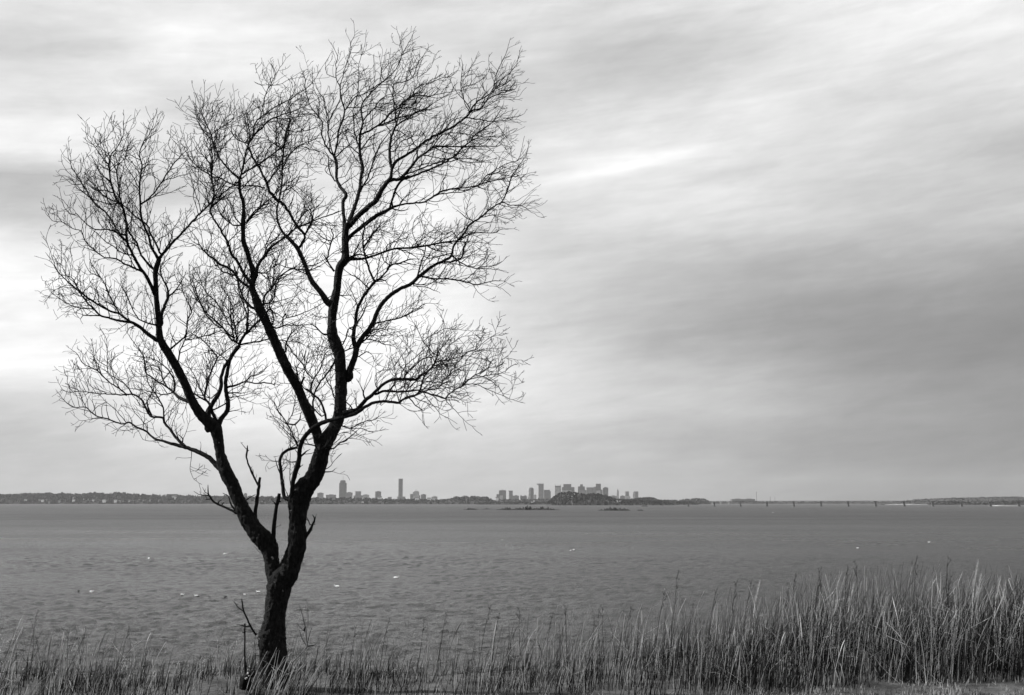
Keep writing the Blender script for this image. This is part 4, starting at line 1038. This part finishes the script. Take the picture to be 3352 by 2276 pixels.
# houses among the woods
def house(px, py, w, Y, label, m='white', hgt=None):
    best = None
    for prof, YR, dep in RIDGES:
        if prof[0][0] <= px <= prof[-1][0] and abs(YR-Y) < 420:
            top = interp(px, prof); zt = Z(top, YR); zh = Z(py, YR); f = max(0, min(.95, zh/max(1,zt)))
            yy = YR + dep*interp(f, [(0,0),(.45,.08),(.72,.20),(.92,.38),(1,.5)]); best = yy
    if best: Y = best - 6
    x = X(px, Y); ww = 1.25*w*Y/F; h = hgt or ww*.62; z0 = max(.5, Z(py, Y)); r = empty('house', (x, Y, z0)); tag(r, label, 'house', 'houses on the far shore')
    e = MB(); e.box(x-ww/2, x+ww/2, Y, Y+ww*.8, z0-4, z0+h); e.build('wall', M[m], r)
    e = MB(); a, b = x-ww*.56, x+ww*.56; y0, y1 = Y-.6, Y+ww*.86; t = z0+h
    e.add([(a,y0,t),(b,y0,t),(b,y1,t),(a,y1,t),(a,(y0+y1)/2,t+ww*.34),(b,(y0+y1)/2,t+ww*.34)], [(0,3,2,1),(0,1,5,4),(2,3,4,5),(0,4,3),(1,2,5)]); e.build('roof', M['roof'], r)
hs = [(60,1643,5),(82,1641,6),(128,1640,5),(138,1642,6),(153,1640,5),(160,1647,5),(194,1644,5),(240,1641,6),(241,1634,6),(275,1636,4),(287,1637,4),(304,1642,6),(340,1644,8),(352,1641,4),(377,1644,7),(391,1644,5),(403,1645,5),(425,1645,6),(433,1642,5),(455,1640,5),(470,1643,5),(490,1641,5),(520,1642,5)]
ordn = ['1st','2nd','3rd','4th','5th','6th','7th','8th','9th','10th','11th','12th','13th','14th','15th','16th','17th','18th','19th','20th','21st','22nd','23rd']
for i, (x, y, w) in enumerate(hs):
    house(x, y, w, 8220, 'small pale gabled house, %s from the left edge of the left shore' % ordn[i], 'white' if w in (6,8,7,4) else 'f_light')
hs2 = [(835,1643,6,'gabled house seen inside the tree fork, at the foot of the shore'),(1092,1639,7,'low gabled house under the wide block left of the crowned tower'),
       (1187,1646,4.5,'tiny bright white house at the waterline, under the low pale block'),(1188,1634,6,'pale gabled house above the bright waterline house'),
       (1242,1637,10,'large white gabled hall below the drum-like block'),(1275,1638,9,'grey gabled shed left of the slim glass slab\'s foot'),
       (1364,1638,9,'white gabled hall below the domed tower'),(1404,1640,9,'left one of two long white sheds right of the domed tower'),(1420,1640,10,'right one of two long white sheds right of the domed tower'),
       (1448,1641,6,'pale house left of the wood belt hump'),(1627,1636,7,'white gabled house below the narrow annex at downtown\'s left end'),
       (1742,1648,6,'bright white house at the waterline below the rounded tower'),(1748,1642,4,'small white house just above the bright waterline house'),
       (1872,1629,5,'white house high on the middle of the scrubby hill'),(1880,1620,4,'small pale house near the scrubby hill\'s crest'),
       (2020,1643,5,'pale house at the foot of the scrubby hill\'s right end'),(2032,1644,5,'pale house just right of the hill-foot house, under the spire gap')]
for x, y, w, l in hs2:
    Y = 4130 if (1850 < x < 2040) else (6780 if x < 1560 else 5590)
    if 1850 < x < 1900: Y = 4110
    house(x, y, w, Y, l, 'white' if 'white' in l or 'pale' in l else 'f_light')

house(568,1636,11,8220,'white shed just below the flat-topped tank')
# bridge
BY = 2900.0
def bridge():
    r = empty('long_bridge', (X(2780,BY), BY, 0)); tag(r, 'long low steel bridge on tall piers crossing the water at the right', 'bridge')
    def zt(px): return Z(1641.6 - 1.3*math.sin(max(0,min(1,(px-2200)/1150.0))*math.pi) + (1.3 if px > 3100 else 0), BY)
    xs = [2195 + i*21.75 for i in range(66)]
    e = MB()
    for a, b in zip(xs[:-1], xs[1:]):
        xa, xb = X(a,BY), X(b,BY); za, zb = zt(a), zt(b)
        e.add([(xa,BY,za-.9),(xb,BY,zb-.9),(xb,BY+9,zb-.9),(xa,BY+9,za-.9),(xa,BY,za),(xb,BY,zb),(xb,BY+9,zb),(xa,BY+9,za)], [(0,3,2,1),(4,5,6,7),(0,1,5,4),(2,3,7,6)])
    e.build('deck', M['steel'], r)
    for y in (BY+.4, BY+8.6):
        e = MB()
        for a, b in zip(xs[:-1], xs[1:]):
            pa, pb = Vector((X(a,BY),y,zt(a))), Vector((X(b,BY),y,zt(b)))
            e.tube([pa+Vector((0,0,1.1)), pb+Vector((0,0,1.1))], [.12,.12], n=4); e.tube([pa, pa+Vector((0,0,1.1))], [.1,.1], n=4)
        e.build('railing', M['steel'], r)
    for y in (BY+.8, BY+8.2):
        e = MB()
        for a in range(0, 46):
            x0_, x1_ = 2195+a*21.75, 2195+(a+1)*21.75
            pa, pb = Vector((X(x0_,BY),y,zt(x0_)-1.0)), Vector((X(x1_,BY),y,zt(x1_)-1.0))
            dn = Vector((0,0,-3.8)); mid = (pa+pb)/2+dn
            e.tube([pa+dn, pb+dn], [.3,.3], n=4); e.tube([pa, mid, pb], [.2,.2,.2], n=4); e.tube([pa, pa+dn], [.2,.2], n=4)
        e.build('truss', M['steel'], r)
    for px in (2169.7+40*0, 2254, 2339, 2425, 2512, 2600, 2689, 2778, 2868.6, 2962, 3056, 3150, 3244, 3338, 3432, 3526):
        if px < 2195: continue
        x = X(px,BY); e = MB(); z = zt(px)-1.0
        e.box(x-1.9, x+1.9, BY-.5, BY+9.5, -1, 2.2)
        for yy in (BY+1.2, BY+7.8): e.prism([(x-1.3,yy-1),(x+1.3,yy-1),(x+1.3,yy+1),(x-1.3,yy+1)], 2.2, z, .8)
        e.box(x-1.8, x+1.8, BY+.2, BY+8.8, z-4.2, z-3.9+.3)
        e.build('pier', M['concrete'], r)
bridge()
def post(px, top, bot, Y, label):
    b = P(px, bot, Y); r = empty('channel_marker', (b.x, Y, 0)); tag(r, label, 'marker')
    e = MB(); e.tube([Vector((b.x,Y,-1)), Vector((b.x,Y,Z(top,Y)-1.2))], [.5,.4], n=8); e.build('pile', M['steel'], r)
    e = MB(); e.box(b.x-1, b.x+1, Y-.6, Y+.6, Z(top,Y)-1.2, Z(top,Y)+.8); e.build('head', M['roof'], r)
post(2170.5, 1653, 1661, 2500, 'lone dark channel marker left of the first bridge pier')
# rock ledges
def ledge(x0, x1, top, bot, label, seed):
    Y = 9.0*F/(bot-1646); mb = MB(); n = 90; xa, xb = X(x0,Y), X(x1,Y); vs = []
    rows = [-.5,-.3,-.1,.1,.3,.5]
    for i in range(n+1):
        x = xa+(xb-xa)*i/n; t = i/n
        env = math.sin(math.pi*t)**.5 * (.35+.65*(max(0, noise.noise(Vector((i*.10,seed,0)))+.55)))
        for j, r_ in enumerate(rows):
            h = 2.2*(bot-top)*Y/F*env*(1-abs(r_*2)**2) * (.7+.9*noise.noise(Vector((i*.6,r_*5,seed))))
            vs.append((x, Y+20*r_, h-.45))
    m_ = len(rows); mb.add(vs, [(i*m_+j,(i+1)*m_+j,(i+1)*m_+j+1,i*m_+j+1) for i in range(n) for j in range(m_-1)])
    tag(mb.build('rock_ledge', M['rock'], origin=((xa+xb)/2, Y, 0)), label, 'rocks', 'rock ledges awash in the bay')
ledge(1517,1567,1664.5,1668.6,'small dark rock ledge at the left end of the row of rocks',1)
ledge(1572,1612,1664.6,1667.2,'thin faint ledge between the small left rocks and the long one',5)
ledge(1622,1836,1662.2,1669.6,'longest dark rock ledge awash below the downtown towers',2)
ledge(1956,2064,1664,1671.4,'humped dark ledge below the scrubby hill',3)
ledge(2083,2107,1668.6,1671.4,'tiny low rock just right of the humped ledge',4)
ledge(2098,2122,1655.3,1658,'thin rock spit at the foot of the shore below the small hill',6)

# ducks and gulls on the water
def bird_mesh(kind):
    body = MB(); rings = [(-.20,.005,.06),(-.15,.045,.06),(-.08,.085,.05),(.02,.10,.05),(.10,.08,.055),(.15,.05,.09),(.165,.04,.13),(.17,.042,.165),(.19,.045,.185),(.215,.028,.18),(.235,.008,.172)]
    n = 10; vs = []
    for (x, r, z) in rings:
        for k in range(n): a = 2*math.pi*k/n; vs.append((x, math.cos(a)*r*.95, z+math.sin(a)*r*.72))
    fs = [(i*n+k, i*n+(k+1)%n, (i+1)*n+(k+1)%n, (i+1)*n+k) for i in range(len(rings)-1) for k in range(n)] + [tuple(reversed(range(n))), tuple(range((len(rings)-1)*n, len(rings)*n))]
    body.add(vs, fs); wing = MB()
    wing.add([(-.22,-.05,.10),(-.05,-.088,.11),(.10,-.07,.10),(.06,-.02,.155),(-.10,0,.16),(-.10,.0,.16),(.06,.02,.155),(.10,.07,.10),(-.05,.088,.11),(-.22,.05,.10)], [(0,1,2,3,4),(5,6,7,8,9)])
    bill = MB(); bill.add([(.228,-.012,.175),(.228,.012,.175),(.275,0,.168),(.228,0,.19)], [(0,2,1),(0,3,2),(1,2,3),(0,1,3)])
    return body, wing, bill
protos = {}
def bird(px, py, kind, label, face=0.0, s=1.25):
    Y = 9.0*F/(py-1646.0); p = P(px, py, Y)
    if kind not in protos:
        r = empty('duck', (0,0,0)); b, w, bl = bird_mesh(kind)
        b.build('body', M['feather_white' if kind == 'w' else 'feather_dark'], r, smooth=True)
        w.build('wings', M['feather_white' if kind == 'w' else 'feather_dark'], r); bl.build('bill', M['feather_dark'], r); protos[kind] = r; o = r
    else:
        src = protos[kind]; o = src.copy(); C.objects.link(o)
        for ch in list(src.children): c = ch.copy(); C.objects.link(c); c.parent = o
    o.location = (p.x, Y, wave_z(p.x, Y) + .015); o.rotation_euler = (0,0,face); o.scale = (s*.62,s*.62,s*.5); tag(o, label, 'duck', 'ducks floating on the bay')
for i, (px, py, k, l, f, s) in enumerate([
  (300,1932,'w','white duck alone near the left edge of the bay',0,1.7),(597,1942.5,'w','white duck left of the three dark-and-white ones',0,1.4),
  (642,1946.5,'w','white-headed duck fourth from the trunk in the loose row',3.1,1.5),(649,1948,'d','dark duck touching the white-headed one',0,1.5),(685,1947.5,'d','dark duck in the middle of the loose row',0,1.4),
  (738,1949,'d','rightmost dark duck of the loose row left of the trunk',3.1,1.5),(801,1937.5,'w','small white duck, second left of the trunk',0,1.0),(845,1933,'w','white duck nearest the left side of the trunk',3.1,1.6),
  (737,1811.5,'w','white duck far out, left of the leaning left stem',0,2.4),(487,1824,'w','faint white duck far out, left half of the bay',0,1.4),(1103,1913.5,'w','bright white duck just right of the trunk',3.1,2.2),
  (1297,1887,'w','white duck farther right of the trunk, wings low',0,2.4),(1644,1765,'w','tiny white duck in the middle of the bay',0,1.6),(1868,1799,'w','left one of a far pair of white ducks right of centre',0,1.4),
  (1878,1798,'w','right one of a far pair of white ducks right of centre',0,1.6),(2807,1793,'w','tiny white duck in the right part of the bay',0,1.8),(3041,1774,'w','white duck far out near the right edge',0,2.2),
  (445,1955,'d','single dark duck between the lone white one and the row',0,1.4),(258,1931,'d','dark duck left of the lone white duck',0,1.4),(2530,1678,'w','faint white duck out near the bridge piers',0,4.0)]):
    bird(px, py, k, l, f, s)

# ------------------------------------------------------------------ grass
def blade(mb, p, h, lean, w, curl, mi):
    """a bent stalk: three-sided tube tapering to its tip, now and then broken or feathered"""
    n = 8 if h > .4 else 4; pts = []; rad = []
    kink = R.uniform(.3,.85) if R.random() < .22 else 2
    feather = h > .35 and mi < 2 and R.random() < .3
    d = Vector((lean.x, lean.y, 1)).normalized(); cur = Vector(p)
    for i in range(n+1):
        t = i/n
        rr_ = w*(1-.7*t)
        if feather and t > .72: rr_ = w*R.uniform(.8,1.6)*math.sin(math.pi*min(1,(t-.66)/.36))+.0006
        pts.append(cur.copy()); rad.append(max(.0007, rr_))
        dd = (d + Vector((curl.x*t*t+R.gauss(0,.035), curl.y*t*t+R.gauss(0,.035), -abs(curl.x)*.3*t*t))).normalized()
        if t > kink: dd = (dd + Vector((R.choice((-1,1,1))*R.uniform(.5,1.6), R.uniform(-.4,.4), -R.uniform(.1,1.0)))).normalized(); kink = 3; d = dd
        cur = cur + dd*(h/n)
    k = len(pts); vs = []
    for i, q in enumerate(pts):
        r = rad[i]
        vs += [(q.x-r, q.y-r*.5, q.z), (q.x+r, q.y-r*.5, q.z), (q.x, q.y+r*.7, q.z)]
    fs = []
    for i in range(k-1):
        a = i*3; b = a+3
        fs += [(a,a+1,b+1,b),(a+1,a+2,b+2,b+1),(a+2,a,b,b+2)]
    mb.add(vs, fs, mi)
# blade heights in metres against the place across the bank
HT = [(-6.5,.58),(-5,.56),(-4,.52),(-3.2,.48),(-2.2,.48),(-1.2,.50),(-.4,.54),(.5,.58),(1.4,.65),(2.4,.72),(3.4,.82),(4.2,.87),(6.5,.92)]
DN = [(-6.5,170),(-5,165),(-3.9,140),(-3.2,100),(-2.0,80),(-1.0,110),(-.3,150),(.6,190),(1.6,310),(2.6,600),(3.6,1000),(6.5,1150)]   # blades per metre across
gm = [M['grass_pale'], M['grass_mid'], M['grass_dark']]
def grass(x0, x1, yfun, hfun, dfun, wid, wts, name, label, leanx=.13):
    mb = MB(); x = x0
    while x < x1:
        nb = int(dfun(x)*.1)
        for _ in range(nb):
            # clumped
            xx = x + R.random()*.1
            y = yfun(xx)
            cl = noise.noise(Vector((xx*2.3, y*1.3, 4))); 
            if R.random() > .68 + cl*1.5: continue
            h = hfun(xx)*(.35+.95*R.random()**1.7) * (1+.45*noise.noise(Vector((xx*.9, y*.7, 9))))
            h = min(h, hfun(xx)*1.22)
            ln = Vector((R.gauss(leanx,.12 if xx > 1 else .15), R.gauss(0,.12), 0))
            if R.random() < .08: ln = Vector((R.choice((-1,1))*R.uniform(.4,1.4), R.gauss(0,.3), 0))
            mi = R.choices((0,1,2), wts(xx))[0]
            blade(mb, (xx, y, ground_z(xx,y)-.02), h, ln, wid*R.uniform(.6,1.35), Vector((R.gauss(.15,.35), R.gauss(0,.3), 0)), mi)
        x += .1
    o = mb.build(name, gm); tag(o, label, 'grass', kind='stuff')
R.seed(21)
def near_y(x): return interp(x, [(-7,11.3),(-1,11.4),(1.5,11.5),(2.6,11.7),(3.6,12.2),(5,12.45),(7,12.5)])
grass(-7, 7, lambda x: R.uniform(near_y(x), edge_y(x)+.15), lambda x: interp(x,HT), lambda x: interp(x,DN)*1.55, .0024,
      lambda x: (.24,.24,.52) if x < 1 else (.27,.22,.51), 'tall_grass', 'tall dry reed grass leaning right along the bank top')
# undergrowth: short dense dead grass
grass(-7, 7, lambda x: R.uniform(near_y(x)-.2, edge_y(x)+.3), lambda x: .22 if x < 0 else .22+.09*x, lambda x: interp(x,[(-7,850),(-3.5,800),(-1,700),(1,450),(3,1700),(7,2100)]), .0032,
      lambda x: (.08,.22,.70), 'undergrowth', 'short matted dead grass at the foot of the tall stalks', leanx=.1)
# mown strip in front
grass(-7, 7, lambda x: R.uniform(10.2, near_y(x)), lambda x: .07, lambda x: interp(x,[(-7,500),(0,600),(3,1500),(7,1500)]), .0035,
      lambda x: (.55,.35,.10), 'mown_grass', 'short clipped pale grass in front of the reeds', leanx=.05)

# tuft of pale blades leaning across the foot of the trunk
mb = MB()
for _ in range(95):
    q = P(R.uniform(800, 1010), 2240, 11.62+R.uniform(-.1,.12)); blade(mb, (q.x, q.y, ground_z(q.x,q.y)-.02), R.uniform(.18,.52), Vector((R.gauss(.42,.18), R.gauss(0,.1), 0)), .0034*R.uniform(.7,1.3), Vector((R.gauss(.2,.2),0,0)), R.choices((0,1,2),(.5,.3,.2))[0])
tag(mb.build('tuft_grass', gm), 'tuft of pale blades leaning right across the trunk foot', 'grass', kind='stuff')

# taller weeds with seed heads
def weed_proto(kind, seed):
    rr = random.Random(seed); root = empty('dried_weed' if kind == 'w' else 'plume_reed', (0,0,0))
    h = 1.0; pts = []; cur = Vector((0,0,-.03)); d = Vector((rr.uniform(-.05,.12), rr.uniform(-.08,.08), 1)).normalized()
    for i in range(11):
        pts.append(cur.copy()); d = (d+Vector((rr.gauss(.012,.035), rr.gauss(0,.03), 0))).normalized(); cur = cur+d*h/10
    w = .0042 if kind == 'w' else .0036
    mb = MB(); mb.tube(pts, [w*(1-.055*i) for i in range(11)], n=5); mb.build('stem', M['grass_dark' if kind == 'w' else 'grass_pale'], root)
    if kind == 'w':
        hd = MB(); ends = [pts[-1]]
        for k in range(rr.randint(3,6)):
            i = rr.randint(7,10); s = Vector((rr.choice((-1,1))*rr.uniform(.2,.5), rr.gauss(0,.25), 1)).normalized(); L_ = rr.uniform(.03,.10)
            b = MB(); e = pts[i]+s*L_; b.tube([pts[i], pts[i]+s*L_*.6, e], [.0022,.0016,.0012], n=4); b.build('side_stem', M['grass_dark'], root); ends.append(e)
        for e in ends:
            for k in range(rr.randint(4,11)):
                a = rr.uniform(0,6.28); r_ = rr.uniform(.002,.014); q = e+Vector((math.cos(a)*r_, math.sin(a)*r_, rr.uniform(-.012,.016)))
                hd.tube([e, q, q+Vector((0,0,.005))], [.0008,.0016,.0026], n=4)
        hd.build('seed_head', M['seed'], root)
    else:
        hd = MB()
        for k in range(90):
            t = rr.random(); q = pts[7].lerp(pts[-1], t)+Vector((0,0,.01)); a = rr.uniform(0,6.28); L_ = .06*(1.1-t*.7)
            s = Vector((math.cos(a)*.4+.12, math.sin(a)*.4, 1)).normalized(); hd.tube([q, q+s*L_], [.0019,.0005], n=3)
        hd.build('plume', M['plume'], root)
    return root
R.seed(5)
wp = [weed_proto('w', s) for s in (1,2,3,4)]; pp = [weed_proto('p', s) for s in (11,12)]
used = set()
# (px of the stem, picture row of its tip, distance, kind)
weeds = [(105,2012,12.6,'w'),(236,2068,12.3,'w'),(392,2046,12.5,'w'),(1142,2046,12.6,'w'),(1190,2022,12.8,'w'),(1255,2012,12.7,'w'),(1368,2020,12.9,'w'),(1430,2000,13,'w'),
 (1570,1984,13,'w'),(1620,1997,13,'w'),(1713,1998,13.1,'w'),(1795,1996,13.2,'w'),(1866,1987,13.2,'w'),(1985,1992,13.4,'w'),(2036,1985,13.5,'w'),(2142,1938,13.6,'w'),(2205,1884,13.8,'w'),
 (2310,1930,13.8,'w'),(2378,1902,14,'w'),(2428,1902,13.9,'w'),(2560,1915,14.2,'w'),(2590,1895,14.2,'w'),(2650,1860,14.4,'w'),(2760,1872,14.3,'w'),(2822,1850,14.4,'w'),(2986,1838,14.6,'w'),(3098,1842,14.6,'w'),(3085,1875,14.3,'w'),
 (2463,1893,14,'p'),(2770,1900,14,'p'),(2890,1925,13.9,'p'),(3130,1900,14,'p'),(3178,1826,14.3,'p'),(3192,1872,14.0,'p'),(3250,1880,14.1,'p'),(3270,1895,13.9,'p'),(3330,1940,13.8,'p'),(3070,1930,13.8,'p')]
nw = sum(1 for w_ in weeds if w_[3] == 'w'); iw = ip = 0
for px, py, Y, k in weeds:
    tip = P(px, py, Y); src = (wp if k == 'w' else pp)[R.randrange(4 if k == 'w' else 2)]
    if src.name in used:
        o = src.copy(); C.objects.link(o)
        for ch in list(src.children): c = ch.copy(); C.objects.link(c); c.parent = o
    else: o = src; used.add(src.name)
    gz = ground_z(tip.x, Y); hh = max(.3, tip.z-gz)
    tipoff = .04
    o.location = (tip.x-tipoff*hh, Y, gz); s = hh/1.0; o.scale = (s**.4, s**.4, s); o.rotation_euler = (0,0,R.uniform(-.5,.5))
    if k == 'w':
        iw += 1; tag(o, 'dark dried weed with branched seed head, %s such weed from the left' % (ordn[iw-1] if iw <= 23 else '%dth' % iw), 'weed', 'dried weeds standing above the grass')
    else:
        ip += 1; tag(o, 'pale feathery reed plume, %s such plume from the left' % ordn[ip-1], 'reed', 'pale reed plumes above the grass')
for p_ in wp+pp:
    if p_.name not in used:
        for ch in list(p_.children): bpy.data.objects.remove(ch)
        bpy.data.objects.remove(p_)

# dead stalk left of the trunk, sapling right of it, log in the grass
def px8(x, y): return (600+x/2.74, 1700+y/2.74)
def sticks(mb, text, Y):
    for line in text.strip().split('\n'):
        raw = parse(line); dy = R.uniform(-.12,.12)
        rs = catmull([(a,b,c,Y+dy*i/len(raw)) for i,(a,b,c) in enumerate(raw)], 5)
        mb.tube([P(q[0]+.6*noise.noise(Vector((q[0]*.1,q[1]*.1,1))), q[1], q[3]) for q in rs], [max(.0012,q[2]*q[3]/F/2) for q in rs], n=7, rough=.12)
r = empty('dead_stalk', P(803, 2225, 11.9)); tag(r, 'thick black dead stalk with a small crossbar top, left of the trunk base', 'dead plant')
mb = MB(); sticks(mb, "8:560,1440,16 556,1345,17 550,1200,15 552,1100,13 551,1020,14 553,935,16", 11.9); mb.build('stem', M['bark'], r, smooth=True)
for t_ in ("8:478,945,5 515,950,9 560,962,14 600,965,8", "8:545,1018,12 532,1016,8", "8:572,968,10 590,950,6", "8:555,1300,6 600,1340,5 660,1330,4", "8:556,1260,5 580,1310,4 640,1300,3 700,1360,3"):
    mb = MB(); sticks(mb, t_, 11.9); mb.build('side_stem', M['bark'], r, smooth=True)
r = empty('bramble', P(855, 2220, 12.2)); tag(r, 'tangle of thin bare bramble stems between the stalk and the trunk', 'bush')
mb = MB(); sticks(mb, """8:650,1420,5 640,1330,4 650,1250,4 645,1180,3 655,1100,3
8:700,1400,4 680,1330,4 650,1280,3 645,1200,3
8:610,1440,4 600,1360,4 640,1310,3 690,1300,3 700,1260,2
8:720,1420,4 690,1370,3 640,1350,3 600,1320,3
8:680,1440,4 700,1380,4 740,1330,3 700,1290,2""", 12.2); mb.build('stem', M['bark'], r)
r = empty('sapling', P(952, 2180, 11.8)); tag(r, 'thin leaning sapling with a knotted fork, right of the trunk base', 'sapling')
mb = MB(); sticks(mb, "8:940,1400,12 980,1290,11 1050,1215,10 1108,1137,11 1105,1080,12 1100,1000,12 1108,960,8 1120,900,6 1115,820,5 1105,728,4", 11.8); mb.build('stem', M['grass_mid'], r, smooth=True)
mb = MB(); sticks(mb, """8:1102,1020,12 1085,985,9 1095,960,8
8:1100,990,10 1080,900,5 1060,830,4 1035,752,3
8:1110,1137,7 1070,1080,6 1045,1010,5
8:1112,1137,7 1130,1040,6 1155,968,5
8:1112,1137,9 1150,1135,11 1190,1120,5 1215,1075,3
8:1098,1010,5 1060,985,4 1020,930,3
8:1095,985,14 1085,1000,14 1078,992,9""", 11.8); mb.build('branch', M['twig'], r, smooth=True)
def log():
    c = P(817, 2222, 11.6); r = empty('rotten_stump', c); tag(r, 'low dark rotten stump with pale fungus, left of the trunk base', 'stump')
    mb = MB(); mb.tube([c+Vector((-.05,0,-.10)), c+Vector((-.03,0,.0)), c+Vector((.02,0,.055)), c+Vector((.05,0,.075))], [.045,.047,.035,.012], n=18, rough=.3, seed=3); mb.build('wood', M['bark'], r, smooth=True)
    mb = MB()
    for k in range(7):
        q = c+Vector((R.uniform(-.035,0), -.042, R.uniform(0,.06))); mb.tube([q, q+Vector((.015,-.02,.004))], [.006,.004], n=7)
    mb.build('fungus', M['plume'], r, smooth=True)
log()

# ------------------------------------------------------------------ output
scene.view_settings.view_transform = 'Standard'; scene.view_settings.look = 'None'
scene.view_settings.exposure = EXPO; scene.view_settings.gamma = 1.0
scene.render.engine = 'CYCLES'
scene.cycles.volume_bounces = 0; scene.cycles.max_bounces = 6
